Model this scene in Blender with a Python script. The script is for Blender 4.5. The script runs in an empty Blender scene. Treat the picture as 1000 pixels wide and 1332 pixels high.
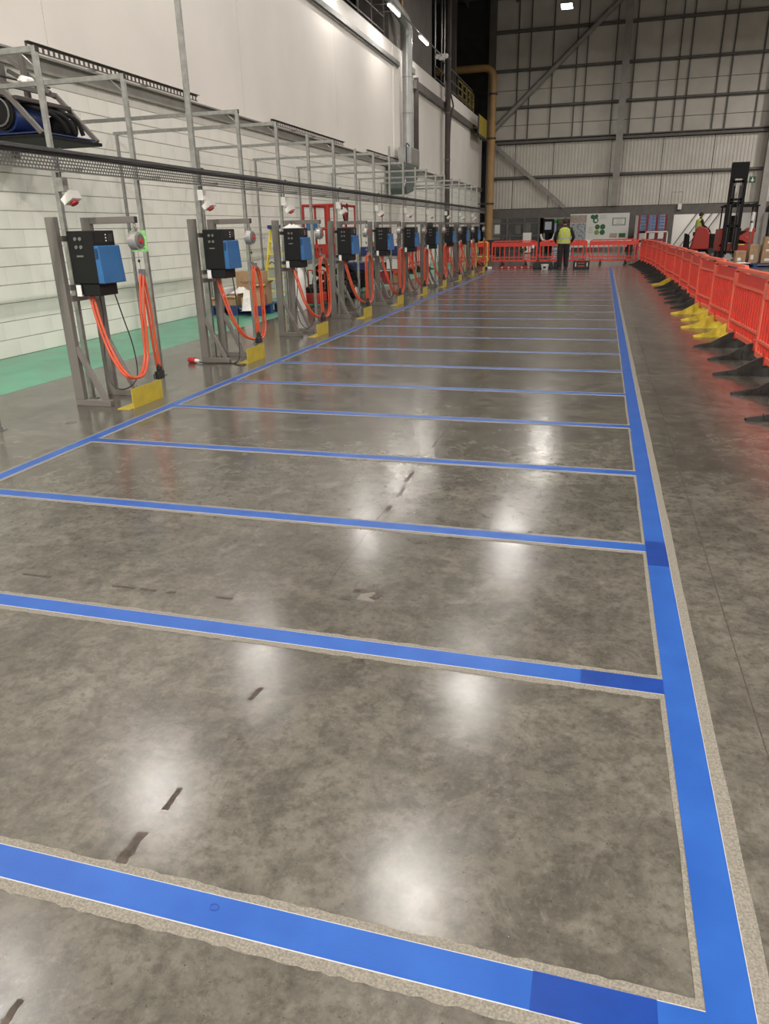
import bpy, bmesh, math, random
from mathutils import Vector, Matrix
random.seed(7)
S = bpy.context.scene
COL = S.collection
# ------------------------------------------------------------------ camera
CAMH = 1.55
yaw, pitch, roll, FPX = -0.281642546, 0.370384791, -0.0225134917, 944.958856
fw = Vector((math.sin(yaw)*math.cos(pitch), math.cos(yaw)*math.cos(pitch), -math.sin(pitch)))
r0 = Vector((math.cos(yaw), -math.sin(yaw), 0)); u0 = r0.cross(fw)
rt = math.cos(roll)*r0 + math.sin(roll)*u0; up = rt.cross(fw)
cd = bpy.data.cameras.new('camera'); cam = bpy.data.objects.new('camera', cd); COL.objects.link(cam)
M = Matrix((rt, up, -fw)).transposed().to_4x4(); M.translation = Vector((0, 0, CAMH))
cam.matrix_world = M
cd.sensor_fit = 'AUTO'; cd.sensor_width = 36.0; cd.lens = FPX*36/1332; cd.clip_start = 0.05; cd.clip_end = 300
S.camera = cam
# ------------------------------------------------------------------ world, exposure
w = bpy.data.worlds.new('world'); S.world = w; w.use_nodes = True
w.node_tree.nodes['Background'].inputs[0].default_value = (0.9, 0.92, 1, 1)
w.node_tree.nodes['Background'].inputs[1].default_value = 0.15
S.view_settings.view_transform = 'Standard'; S.view_settings.look = 'None'
S.view_settings.gamma = 1; S.view_settings.use_curve_mapping = False
S.view_settings.exposure = 0.05
LAMP_COL = (1.0, 0.945, 0.88)
BAY_W, BATTEN_W, FILL_W = 150, 130, 1500
BAY = [(-2.8, 11.0), (-2.8, 18.3), (-2.8, 29.2), (-2.55, 42.6)]
UNSEEN_FILL = [(-3, -4), (5, -6), (-3, -12), (6, -13), (14, -6), (14.5, 6), (14.5, 18), (14.5, 30), (14.5, 42)]  # unseen lamps added as fill, placed to stay out of floor reflections
BATTENS = [5.0, 9.2, 13.6, 22.4, 27.2, 31.6]
def area(name, loc, rot, sx, sy, power, col=LAMP_COL, spread=math.pi):
    d = bpy.data.lights.new(name, 'AREA'); d.shape = 'RECTANGLE'; d.size = sx; d.size_y = sy
    d.energy = power; d.color = col; d.spread = spread
    o = bpy.data.objects.new(name, d); COL.objects.link(o); o.location = loc; o.rotation_euler = rot
    return o
for x, y in BAY: area('bay_or_fill_light', (x, y, 11.42), (0, 0, 0), .5, .9, BAY_W*(1.6 if y > 25 else 1))
for x, y in UNSEEN_FILL: area('bay_or_fill_light', (x, y, 11.42), (0, 0, 0), .6, 1.2, FILL_W)
for y in BATTENS: area('batten_light', (-7.16, y, 8.22), (0, math.radians(-22), 0), .16, 1.25, BATTEN_W)
area('store_fill_light', (6.5, 56.5, 4.0), (0, 0, 0), 4, 2, 420)  # unseen lamp added to brighten the room behind the opening

# ------------------------------------------------------------------ materials
def mat(name, col, rough=.5, metal=0.0, var=0.0, scale=8.0, bump=0.0, bscale=60.0, col2=None, emit=None, es=0, rvar=0.0, alpha=None, spec=None, trans=0):
    m = bpy.data.materials.new(name); m.use_nodes = True
    nt = m.node_tree; b = nt.nodes['Principled BSDF']
    b.inputs['Base Color'].default_value = (*col, 1); b.inputs['Roughness'].default_value = rough
    b.inputs['Metallic'].default_value = metal
    if spec is not None: b.inputs['Specular IOR Level'].default_value = spec
    if trans: b.inputs['Transmission Weight'].default_value = trans
    if alpha is not None: b.inputs['Alpha'].default_value = alpha
    if emit: b.inputs['Emission Color'].default_value = (*emit, 1); b.inputs['Emission Strength'].default_value = es
    if var or bump or rvar:
        tc = nt.nodes.new('ShaderNodeTexCoord')
    if var or rvar:
        n = nt.nodes.new('ShaderNodeTexNoise'); n.inputs['Scale'].default_value = scale; n.inputs['Detail'].default_value = 5
        nt.links.new(tc.outputs['Object'], n.inputs['Vector'])
    if var:
        cr = nt.nodes.new('ShaderNodeMixRGB'); c2 = col2 or tuple(c*(1-var) for c in col)
        mr = nt.nodes.new('ShaderNodeMapRange'); mr.inputs[1].default_value = .35; mr.inputs[2].default_value = .65
        nt.links.new(n.outputs['Fac'], mr.inputs[0]); nt.links.new(mr.outputs[0], cr.inputs[0])
        cr.inputs[1].default_value = (*col, 1); cr.inputs[2].default_value = (*c2, 1)
        nt.links.new(cr.outputs[0], b.inputs['Base Color'])
    if rvar:
        mr = nt.nodes.new('ShaderNodeMapRange'); mr.inputs[3].default_value = rough-rvar; mr.inputs[4].default_value = rough+rvar
        nt.links.new(n.outputs['Fac'], mr.inputs[0]); nt.links.new(mr.outputs[0], b.inputs['Roughness'])
    if bump:
        n2 = nt.nodes.new('ShaderNodeTexNoise'); n2.inputs['Scale'].default_value = bscale; n2.inputs['Detail'].default_value = 4
        nt.links.new(tc.outputs['Object'], n2.inputs['Vector'])
        bp = nt.nodes.new('ShaderNodeBump'); bp.inputs['Strength'].default_value = bump; bp.inputs['Distance'].default_value = .004
        nt.links.new(n2.outputs['Fac'], bp.inputs['Height']); nt.links.new(bp.outputs[0], b.inputs['Normal'])
    return m

def floor_mat():
    m = bpy.data.materials.new('polished_concrete'); m.use_nodes = True
    nt = m.node_tree; N = nt.nodes; L = nt.links; b = N['Principled BSDF']
    tc = N.new('ShaderNodeTexCoord')
    def noise(s, d=6, r=.6, dist=0):
        n = N.new('ShaderNodeTexNoise'); n.inputs['Scale'].default_value = s; n.inputs['Detail'].default_value = d
        n.inputs['Roughness'].default_value = r; n.inputs['Distortion'].default_value = dist
        L.new(tc.outputs['Object'], n.inputs['Vector']); return n.outputs['Fac']
    def rng(src, a, c, lo, hi):
        n = N.new('ShaderNodeMapRange'); n.inputs[1].default_value = a; n.inputs[2].default_value = c
        n.inputs[3].default_value = lo; n.inputs[4].default_value = hi; L.new(src, n.inputs[0]); return n.outputs[0]
    def mix(f, c1, c2, t='MIX'):
        n = N.new('ShaderNodeMixRGB'); n.blend_type = t
        if isinstance(f, float): n.inputs[0].default_value = f
        else: L.new(f, n.inputs[0])
        for i, c in ((1, c1), (2, c2)):
            if isinstance(c, tuple): n.inputs[i].default_value = (*c, 1)
            else: L.new(c, n.inputs[i])
        return n.outputs[0]
    c = mix(rng(noise(1.1, 7, .62, .3), .36, .66, 0, 1), (.160, .148, .123), (.082, .075, .062))
    c = mix(rng(noise(5.5, 8, .7, .6), .44, .62, 0, .8), c, (.066, .060, .049))
    c = mix(rng(noise(23, 8, .7), .48, .62, 0, .6), c, (.055, .049, .039))
    c = mix(rng(noise(3.2, 9, .75, 1.2), .54, .66, 0, .5), c, (.20, .185, .155))
    c = mix(rng(noise(11, 9, .8, .2), .47, .60, 0, .38), c, (.058, .053, .044))
    c = mix(rng(noise(48, 7, .75), .52, .68, 0, .30), c, (.20, .185, .155))
    c = mix(rng(noise(95, 3, .5), .67, .72, 0, .8), c, (.04, .036, .031))
    c = mix(rng(noise(150, 2, .5), .76, .80, 0, .7), c, (.50, .48, .44))
    vo = N.new('ShaderNodeTexVoronoi'); vo.feature = 'DISTANCE_TO_EDGE'; vo.inputs['Scale'].default_value = .55
    nz = N.new('ShaderNodeTexNoise'); nz.inputs['Scale'].default_value = 1.5; L.new(tc.outputs['Object'], nz.inputs['Vector'])
    ad = N.new('ShaderNodeMixRGB'); ad.inputs[0].default_value = .35; L.new(tc.outputs['Object'], ad.inputs[1]); L.new(nz.outputs['Color'], ad.inputs[2])
    L.new(ad.outputs[0], vo.inputs['Vector'])
    crack = rng(vo.outputs['Distance'], 0, .0012, .35, 0)
    brk = rng(noise(.9), .5, .6, 0, 1)
    mu = N.new('ShaderNodeMath'); mu.operation = 'MULTIPLY'; L.new(crack, mu.inputs[0]); L.new(brk, mu.inputs[1])
    c = mix(mu.outputs[0], c, (.06, .055, .048))
    L.new(c, b.inputs['Base Color'])
    r = rng(noise(4.0, 8, .7, .5), .3, .7, .14, .23)
    L.new(r, b.inputs['Roughness'])
    b.inputs['Specular IOR Level'].default_value = .65
    bp = N.new('ShaderNodeBump'); bp.inputs['Strength'].default_value = .10; bp.inputs['Distance'].default_value = .003
    L.new(noise(38, 6, .7), bp.inputs['Height']); L.new(bp.outputs[0], b.inputs['Normal'])
    return m

FLOOR = floor_mat()
GREEN = mat('green_floor_paint', (.075, .35, .21), .38, var=.6, scale=2.2, col2=(.13, .29, .20), rvar=.1, bump=.1)
BLUE = mat('blue_line_paint', (.013, .072, .31), .36, var=.2, scale=5, col2=(.019, .092, .36), bump=.25, bscale=180)
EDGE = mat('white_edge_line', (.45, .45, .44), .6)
BLUED = mat('blue_overlap_paint', (.010, .046, .25), .3, var=.2, scale=9, bump=.25, bscale=180)
SAND = mat('ground_concrete', (.24, .218, .178), .8, var=.35, scale=160, col2=(.135, .122, .10), bump=.6, bscale=220)
TAPE = mat('tape_residue', (.030, .022, .017), .6, var=.6, scale=40, col2=(.075, .058, .045), bump=.5)
REPAIR = mat('repair_mortar', (.17, .155, .13), .6, var=.2, scale=20)
BLOCK = mat('white_block_paint', (.83, .81, .75), .55, var=.1, scale=1.6, col2=(.75, .745, .68), bump=.5, bscale=45)
MORTAR = mat('mortar_shadow_joint', (.40, .39, .36), .9)
PANEL = mat('cream_wall_panel', (.80, .76, .71), .5, var=.06, scale=.8)
CLAD = mat('corrugated_cladding', (.62, .585, .53), .55, var=.12, scale=1.2)
LINER = mat('liner_panel', (.56, .525, .47), .6, var=.14, scale=.9)
STRAP = mat('dark_strap', (.10, .095, .085), .6)
STEEL = mat('grey_structural_steel', (.135, .122, .11), .55, var=.2, scale=3)
STEELL = mat('light_grey_column_steel', (.30, .285, .26), .5, var=.2, scale=3)
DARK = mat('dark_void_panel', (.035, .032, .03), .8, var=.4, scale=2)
ROOFM = mat('dark_roof_sheet', (.10, .095, .09), .7, var=.3, scale=.6)
FARW = mat('brown_grey_render', (.17, .155, .14), .8, var=.2, scale=1.5)
SHELL = mat('pale_shell_wall', (.50, .48, .45), .7)
PERF = mat('perforated_steel', (.11, .11, .105), .5, .3)
GALV = mat('galvanised_strut', (.36, .36, .345), .38, .75, var=.25, scale=14, rvar=.08)
GREY = mat('grey_powder_coat', (.155, .142, .130), .42, var=.08, scale=6)
BLACK = mat('black_enclosure', (.005, .005, .006), .5, spec=.3)
BLKP = mat('black_plastic', (.018, .017, .016), .5)
CBLUE = mat('charger_blue_cover', (.022, .125, .32), .36, var=.15, scale=6)
VENT = mat('vent_dark_blue', (.008, .04, .12), .5)
DIAL = mat('grey_control_mark', (.13, .13, .12), .5)
STICK = mat('white_sticker', (.72, .72, .70), .5)
ORANGE = mat('orange_cable', (.54, .072, .026), .42)
CABLE = mat('black_cable', (.02, .02, .02), .5)
ALU = mat('balancer_aluminium', (.55, .53, .50), .35, .6, var=.2, scale=20)
YEL = mat('yellow_paint', (.46, .35, .035), .5, var=.15, scale=10)
REDS = mat('red_switch_plastic', (.5, .03, .03), .4)
WHITE = mat('white_plastic', (.75, .73, .70), .4)
BARR = mat('barrier_red_plastic', (.74, .055, .032), .42, var=.12, scale=3, col2=(.62, .045, .03))
BARP = mat('barrier_pale_rim', (.86, .16, .10), .4, var=.1, scale=4)  # lighter red for frame and panel rim of the right-hand row
BFOOT = mat('black_rubber_foot', (.03, .027, .024), .6, var=.3, scale=20)
YFOOT = mat('yellow_plastic_foot', (.66, .50, .04), .5, var=.15, scale=12)
LREDM = mat('lift_red_paint', (.40, .026, .016), .4, var=.2, scale=5)
MACH = mat('dark_machine', (.010, .0095, .0095), .7, spec=.25, var=.4, scale=9)
NAVY = mat('navy_blue_paint', (.015, .035, .14), .4, var=.3, scale=7)
TYRE = mat('pale_tyre', (.55, .54, .50), .6)
CARD = mat('cardboard', (.42, .27, .15), .8, var=.2, scale=6)
CARDD = mat('cardboard_dark_print', (.12, .07, .04), .8)  # dark brown print on the tall carton
PLAST = mat('white_plastic_wrap', (.72, .70, .67), .35, bump=.6, bscale=14)
PALB = mat('blue_pallet_paint', (.02, .06, .20), .6, var=.3, scale=12)
LADY = mat('ladder_yellow', (.72, .60, .08), .5)
OCHRE = mat('ochre_gas_pipe', (.42, .25, .10), .5, var=.15, scale=2)
DUCTM = mat('duct_galvanised', (.42, .43, .42), .4, .5, var=.2, scale=3)
BROWN = mat('dark_brown_pipe', (.07, .055, .05), .6, var=.3, scale=4)
VEST = mat('hi_vis_yellow', (.50, .57, .06), .6, var=.1, scale=10)
REFL = mat('reflective_tape', (.40, .41, .38), .35)
CLOTH = mat('black_work_clothes', (.016, .016, .018), .8, var=.4, scale=14)
SKIN = mat('skin', (.42, .24, .17), .55)
HAIR = mat('dark_hair', (.02, .015, .012), .8)
GLASS = mat('partition_glass', (.8, .85, .85), .08, trans=.0, alpha=.07)
BOARD = mat('white_display_board', (.66, .66, .62), .5)
DGREEN = mat('printed_dark_green', (.03, .12, .05), .6)
LGREEN = mat('printed_olive_green', (.22, .30, .06), .6)
PRINTG = mat('printed_grey', (.32, .32, .31), .6, var=.5, scale=30)
PRINTB = mat('printed_brown_photo', (.24, .17, .12), .6, var=.6, scale=14, col2=(.5, .45, .4))
PRINTW = mat('printed_pale_photo', (.5, .52, .53), .6, var=.7, scale=9, col2=(.12, .14, .16))
GSIGN = mat('green_sign', (.008, .08, .035), .5)
BRED = mat('racking_red', (.30, .03, .035), .5)
CRATE = mat('blue_tray_stack', (.16, .26, .48), .5, var=.3, scale=9)
FRED = mat('forklift_red', (.36, .025, .016), .38)
DIFF = mat('lamp_diffuser', (1, 1, 1), .5, emit=(1, .97, .92), es=14)

# ------------------------------------------------------------------ mesh helpers
class MB:
    def __init__(s): s.v = []; s.f = []
    def box(s, x0, x1, y0, y1, z0, z1):
        n = len(s.v)
        s.v += [(x0,y0,z0),(x1,y0,z0),(x1,y1,z0),(x0,y1,z0),(x0,y0,z1),(x1,y0,z1),(x1,y1,z1),(x0,y1,z1)]
        s.f += [tuple(n+i for i in q) for q in ((0,3,2,1),(4,5,6,7),(0,1,5,4),(1,2,6,5),(2,3,7,6),(3,0,4,7))]
        return s
    def hexa(s, b, t):      # bottom and top quads, counter-clockwise from above
        n = len(s.v); s.v += list(b)+list(t)
        s.f += [tuple(n+i for i in q) for q in ((0,3,2,1),(4,5,6,7),(0,1,5,4),(1,2,6,5),(2,3,7,6),(3,0,4,7))]
        return s
    def bar(s, p, q, w, h=None, upv=(0,0,1)):   # square bar between two points
        h = h or w; p = Vector(p); q = Vector(q); d = (q-p).normalized(); u = Vector(upv)
        if abs(d.dot(u)) > .98: u = Vector((0,1,0))
        a = d.cross(u).normalized()*w/2; b = a.cross(d).normalized()*h/2
        n = len(s.v)
        for c in (p, q): s.v += [tuple(c-a-b), tuple(c+a-b), tuple(c+a+b), tuple(c-a+b)]
        s.f += [tuple(n+i for i in k) for k in ((0,3,2,1),(4,5,6,7),(0,1,5,4),(1,2,6,5),(2,3,7,6),(3,0,4,7))]
        return s
    def tube(s, pts, r, n=8, cap=True):
        pts = [Vector(p) for p in pts]; rs = r if isinstance(r, (list, tuple)) else [r]*len(pts)
        base = len(s.v); u = None
        for i, p in enumerate(pts):
            d = (pts[min(i+1, len(pts)-1)]-pts[max(i-1, 0)]).normalized()
            if u is None:
                u = d.cross(Vector((0,0,1)))
                if u.length < .05: u = d.cross(Vector((0,1,0)))
                u.normalize()
            else: u = (u-d*u.dot(d)).normalized()
            v = d.cross(u)
            for k in range(n):
                a = 2*math.pi*k/n; s.v.append(tuple(p+(u*math.cos(a)+v*math.sin(a))*rs[i]))
        for i in range(len(pts)-1):
            for k in range(n):
                a = base+i*n+k; b = base+i*n+(k+1) % n; s.f.append((a, b, b+n, a+n))
        if cap:
            s.f.append(tuple(base+k for k in reversed(range(n)))); e = base+(len(pts)-1)*n
            s.f.append(tuple(e+k for k in range(n)))
        return s
    def cyl(s, p, q, r, n=16): return s.tube([p, q], r, n)
    def prism(s, poly, axis, a, b):    # poly of 2-D points extruded along an axis
        n = len(s.v); k = len(poly)
        def P(u, v, t): return {'x': (t, u, v), 'y': (u, t, v), 'z': (u, v, t)}[axis]
        s.v += [P(u, v, a) for u, v in poly]+[P(u, v, b) for u, v in poly]
        s.f.append(tuple(n+i for i in range(k))); s.f.append(tuple(n+k+i for i in reversed(range(k))))
        for i in range(k): j = (i+1) % k; s.f.append((n+i, n+k+i, n+k+j, n+j))
        return s
    def build(s, name, m, parent=None, smooth=False, bevel=0, loc=None, kind=None, label=None):
        me = bpy.data.meshes.new(name); me.from_pydata(s.v, [], s.f); me.materials.append(m)
        bm = bmesh.new(); bm.from_mesh(me); bmesh.ops.recalc_face_normals(bm, faces=bm.faces); bm.to_mesh(me); bm.free()
        if smooth:
            me.polygons.foreach_set('use_smooth', [True]*len(me.polygons))
            try: me.set_sharp_from_angle(angle=math.radians(40))
            except Exception: pass
        o = bpy.data.objects.new(name, me); COL.objects.link(o)
        if parent: o.parent = parent
        if loc: o.location = loc
        if bevel:
            bv = o.modifiers.new('bevel', 'BEVEL'); bv.width = bevel; bv.segments = 2; bv.limit_method = 'ANGLE'
        if kind: o['kind'] = kind
        if label: o['label'] = label
        return o
def tag(o, label, cat, group=None, kind=None):
    o['label'] = label; o['category'] = cat
    if group: o['group'] = group
    if kind: o['kind'] = kind
    return o
def thing(name, loc, label, cat, group=None, rz=0):
    o = bpy.data.objects.new(name, None); COL.objects.link(o); o.location = loc; o.rotation_euler = (0, 0, rz)
    o.empty_display_size = .1
    return tag(o, label, cat, group)
KIDS = {}
def kids(o): return [c for c in COL.objects if c.parent is o]
def copy_tree(o, parent=None, cache={}):
    if o.name not in cache: cache[o.name] = kids(o)
    c = o.copy(); COL.objects.link(c)
    if parent: c.parent = parent
    for k in cache[o.name]: copy_tree(k, c)
    return c
def spline(pts, n=8):
    pts = [Vector(p) for p in pts]; out = []
    for i in range(len(pts)-1):
        p0 = pts[max(i-1, 0)]; p1 = pts[i]; p2 = pts[i+1]; p3 = pts[min(i+2, len(pts)-1)]
        for k in range(n):
            t = k/n; out.append(.5*((2*p1)+(p2-p0)*t+(2*p0-5*p1+4*p2-p3)*t*t+(3*p1-p0-3*p2+p3)*t**3))
    return out+[pts[-1]]
ORD = ['first', 'second', 'third', 'fourth', 'fifth', 'sixth', 'seventh', 'eighth', 'ninth', 'tenth', 'eleventh', 'twelfth', 'thirteenth', 'fourteenth', 'fifteenth', 'sixteenth', 'seventeenth', 'eighteenth', 'nineteenth', 'twentieth', 'twenty-first', 'twenty-second', 'twenty-third', 'twenty-fourth']

# ------------------------------------------------------------------ setting
YB = 52.0
def struct(name, mb, m, parent=None, **k):
    o = mb.build(name, m, parent, **k)
    if not parent: o['kind'] = 'structure'
    return o
floor = struct('floor', MB().box(-14, 24, -16, 64, -.2, 0), FLOOR)
ceil_ = struct('ceiling', MB().box(-14, 24, -16, 64, 14.4, 14.6), ROOFM)
mb = MB()
for y in range(-14, 64, 8): mb.box(-14, 24, y-.12, y+.12, 13.7, 14.4)
for i, y in enumerate(range(4, 52, 8)):
    MB().box(-13.9, 23.9, y-.12, y+.12, 13.65, 14.4).build('rafter', STEEL, ceil_)
for x in range(-12, 24, 3): MB().box(x-.07, x+.07, -15, 63, 14.1, 14.4).build('purlin', STEEL, ceil_)
struct('wall_right', MB().box(24, 24.2, -16, 64, 0, 14.6), SHELL)
struct('wall_front', MB().box(-14, 24, -16.2, -16, 0, 14.6), SHELL)
# left wall: block wall below, smooth panels above
WX = -7.8
wl = struct('wall_left', MB().box(WX-.3, WX-.012, -16, 51.0, 0, 3.84).box(WX-.3, WX-.03, -16, 51.0, 3.84, 7.8), MORTAR)
CH, BL, GAP = .2375, .48, .009
def block(mb_, y0, y1, z0, z1):
    n = len(mb_.v); x0 = WX-.012; x1 = WX; c = .004; cy = .0012
    mb_.v += [(x0,y0,z0),(x0,y1,z0),(x0,y1,z1),(x0,y0,z1),(x1,y0+cy,z0+c),(x1,y1-cy,z0+c),(x1,y1-cy,z1-c),(x1,y0+cy,z1-c)]
    mb_.f += [tuple(n+i for i in q) for q in ((4,5,6,7),(0,1,5,4),(1,2,6,5),(2,3,7,6),(3,0,4,7))]
proto = MB(); block(proto, .0006, BL-.0006, GAP/2, CH-GAP/2)
bme = None; rest = MB(); NB = 18; YS = 7.68
for c in range(16):
    off = (c % 2)*BL/2
    for k in range(-49, 91):
        y = YS+off+k*BL
        if y+BL > 50.9: continue
        if 0 <= k < NB:
            if bme is None:
                o = proto.build('block', BLOCK, wl); bme = o.data
            else:
                o = bpy.data.objects.new('block', bme); COL.objects.link(o); o.parent = wl
            o.location = (random.uniform(-.001, .001), y, c*CH)
        else:
            x = block(rest, y+.0006, y+BL-.0006, c*CH+GAP/2, (c+1)*CH-GAP/2)
rest.build('blockwork', BLOCK, wl, kind='stuff')
# smooth upper panels
ys = [-16, -8, -2, 4, 10.3, 16.6, 22.9, 29.2]
for a, b in zip(ys[:-1], ys[1:]): MB().box(WX-.03, WX, a+.006, b-.006, 3.9, 7.78).build('wall_panel', PANEL, wl)
for a, b in ((29.2, 32.3), (32.3, 38.2), (38.2, 44.4), (44.4, 51.0)):
    MB().box(WX-.03, WX, a+.012, b-.012, 3.9, 7.78).build('wall_panel', PANEL, wl)
MB().box(WX-.06, WX+.02, 29.3, 29.75, 3.9, 7.7).build('pilaster', PANEL, wl, bevel=.01)
MB().box(WX-.02, WX+.08, -16, 50.9, 3.70, 3.86).box(WX-.02, WX+.16, -16, 50.9, 3.86, 3.885).build('ledge', STEELL, wl)
MB().box(WX, WX+.10, -16, 30.0, 7.16, 7.30).box(WX, WX+.05, -16, 30.0, 7.10, 7.16).build('upper_rail', GALV, wl)
MB().box(WX, WX+.16, 32.4, 49.6, 6.80, 7.10).build('service_beam', STEEL, wl)
MB().box(WX, WX+.14, 31.0, 32.3, 7.25, 7.45).build('service_beam', STEEL, wl)
# mezzanine above
struct('trim_1', MB().box(-13.9, WX-.03, -16, 50.9, 7.6, 7.82), STEEL)
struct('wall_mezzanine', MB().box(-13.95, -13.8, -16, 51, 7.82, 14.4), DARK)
struct('wall_plant_room', MB().box(-9.2, -8.0, 29.6, 36.9, 7.82, 14.3), FARW)
def railing(y0, y1, label, step=1.5):
    r = thing('guard_railing', (WX-.12, y0, 7.83), label, 'railing')
    n = max(1, round((y1-y0)/step))
    for i in range(n+1):
        MB().box(-.025, .025, i*(y1-y0)/n-.025, i*(y1-y0)/n+.025, 0, 1.1).build('post', STEEL, r)
    for z in (.15, .6, 1.1): MB().box(-.02, .02, 0, y1-y0, z-.025, z+.025).build('rail', STEEL, r)
railing(12, 28.6, 'dark guard railing along the mezzanine edge above the nearer cream wall')
railing(37.2, 47.5, 'dark guard railing on the mezzanine edge beyond the brown grey plant room')
yr = thing('yellow_guard_railing', (WX-.4, 44.6, 7.83), 'yellow tube guard railing at the far end of the mezzanine', 'railing')
for i in range(5): MB().box(-.03, .03, i*1.3-.03, i*1.3+.03, 0, 1.2).build('post', YEL, yr)
for z in (.5, .85, 1.2): MB().box(-.03, .03, 0, 5.2, z-.03, z+.03).build('rail', YEL, yr)
yg = thing('yellow_loading_gate', (-7.32, 46.1, 6.45), 'yellow steel kick panel at the far end of the mezzanine wall', 'gate')
MB().box(0, .05, .1, 3.2, .10, 1.1).build('panel', YEL, yg)
MB().box(0, .07, .0, .1, 0, 1.1).box(-.1, .09, 0, 3.25, 0, .10).build('edge_frame', BROWN, yg)
for q in (.3, 2.8): MB().box(-.48, 0, q, q+.08, .4, .48).build('wall_bracket', STEEL, yg)

# back wall -----------------------------------------------------------
wb = struct('wall_back', MB().box(-14, -7.45, YB, YB+.3, 0, 14.4).box(-7.45, 24, YB+.08, YB+.3, 2.62, 14.4).box(9.6, 24, YB+.08, YB+.3, 0, 2.64)
            .box(-7.45, -3.4, YB+5, YB+5.3, 0, 2.64), DARK)
XB0, XB1 = -7.25, 15.9
def corr(mb_, x0, x1, z0, z1, y, p=.2, d=.035):
    n = len(mb_.v); pts = []; x = x0
    while x < x1-1e-6:
        for u, dd in ((0, 0), (.45*p, 0), (.55*p, -d), (.95*p, -d)):
            if x+u <= x1: pts.append((x+u, y+dd))
        x += p
    pts.append((x1, y))
    for a, b in pts: mb_.v += [(a, b, z0), (a, b, z1)]
    for i in range(len(pts)-1):
        q = n+2*i; mb_.f.append((q, q+2, q+3, q+1))
xsj = [-7.25, -5.9, -4.3, -2.4, -.6, .6, 3.0, 5.0, 7.0, 8.9, 11.2, 13.6, 15.9]
for z0, z1 in ((2.66, 4.42), (4.54, 6.42)):
    xs2 = [-7.25, -5.9, -3.6, .1, 3.2, 6.1, 8.9, 12.3, 15.9] if z0 < 3 else [-7.25, -5.8, -3.4, .1, 3.1, 6.0, 8.9, 12.3, 15.9]
    for a, b in zip(xs2[:-1], xs2[1:]):
        m_ = MB(); corr(m_, a+.02, b-.02, z0, z1, YB+.06); m_.build('cladding_sheet', CLAD, wb)
xs3 = [-7.25, -5.85, -5.1, -3.75, -2.35, -1.75, -.1, 1.0, 2.45, 3.5, 4.1, 5.7, 6.4, 8.0, 9.4, 11.2, 13, 15.9]
for z0, z1 in ((6.72, 7.5), (7.53, 8.42), (8.58, 9.45), (9.48, 10.45), (10.62, 12.5), (12.72, 14.3)):
    for a, b in zip(xs3[:-1], xs3[1:]):
        MB().box(a+.012, b-.012, YB+.03+random.uniform(0, .012), YB+.08, z0, z1).build('liner_panel', LINER, wb)
for x in xs3[1:-2]:
    MB().box(x-.035, x+.035, YB-.06, YB+.02, 6.6, 14.3).build('hanging_strap', STRAP, wb)
for z in (4.48, 8.5, 10.53, 12.6):
    MB().box(XB0, 15.9, YB-.22, YB-.02, z-.03, z+.03).box(XB0, 15.9, YB-.06, YB-.02, z-.1, z+.1).build('girt', STEEL, wb)
MB().box(XB0, 15.9, YB-.25, YB-.02, 6.46, 6.60).box(XB0, 15.9, YB-.2, YB-.02, 6.66, 6.72).build('girt', STEEL, wb)
MB().box(-7.25, 24, YB-.30, YB-.05, 2.06, 2.62).build('lintel_beam', STEEL, wb)
def hcol(x, label, z0=0, z1=14.3, m=STEELL, y=YB-.55):
    c = thing('steel_column', (x, y, z0), label, 'column')
    MB().box(-.2, .2, -.16, -.13, 0, z1-z0).box(-.2, .2, .13, .16, 0, z1-z0).build('flange', m, c)
    MB().box(-.012, .012, -.13, .13, 0, z1-z0).build('web', m, c)
hcol(-7.35, 'steel column in the back left corner behind the ochre pipe', m=STEEL)
hcol(.5, 'pale grey steel column in the middle of the back wall', z0=2.66)
hcol(9.0, 'grey steel column at the right end of the back wall beside the green exit sign')
def brace(name, p, q, w_, label, m=STEELL):
    o = MB().tube([p, q], w_/2, 10).build(name, m, smooth=True); tag(o, label, 'brace'); return o
brace('diagonal_brace', (-7.2, YB-.35, 7.3), (.3, YB-.35, 14.0), .32, 'thick steel tube brace rising to the middle column across the back wall')
o = MB().bar((-7.2, YB-.35, 6.5), (-2.5, YB-.35, 2.65), .14, .22).build('diagonal_brace', STEELL)
tag(o, 'lower steel brace falling to the right from the ochre pipe to the lintel', 'brace')

# back opening, glazed partition, store behind --------------------------
struct('wall_store', MB().box(-3.4, 14, 60, 60.2, 0, 4.2).box(-7.4, -7.2, YB+.3, 60, 0, 2.6), SHELL)
struct('trim_2', MB().box(-3.4, 14, YB+.3, 60, 4.2, 4.3), DARK)
# partition frames (posts) and panes
gp = thing('glazed_partition', (-7.2, YB-.5, 0), 'dark framed glass partition under the lintel at the back left', 'partition')
for x in (0, 1.05, 2.15, 3.1): MB().box(x, x+.12, 0, .12, 0, 2.06).build('mullion', STEEL, gp)
for z in (.0, .95, 1.72): MB().box(0, 3.2, .02, .1, z, z+.09).build('transom', STEEL, gp)
for x in (.12, 1.17, 2.27):
    for z0, z1 in ((.09, .95), (1.04, 1.72), (1.81, 2.05)):
        MB().box(x, x+.95, .05, .062, z0, z1).build('pane', GLASS, gp)
ap = thing('roller_door_frame', (-3.75, YB-.6, 0), 'pale metal frame around the dark doorway left of the display board', 'door frame')
MB().box(0, .14, 0, .12, 0, 2.0).build('jamb', STEELL, ap); MB().box(1.95, 2.05, 0, .12, 0, 2.0).build('jamb', STEELL, ap)
MB().box(0, 2.05, 0, .12, 1.95, 2.06).build('head', STEELL, ap)
hp = thing('doorway_post', (1.45, YB-.4, 0), 'dark steel post right of the white display board', 'post')
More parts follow.
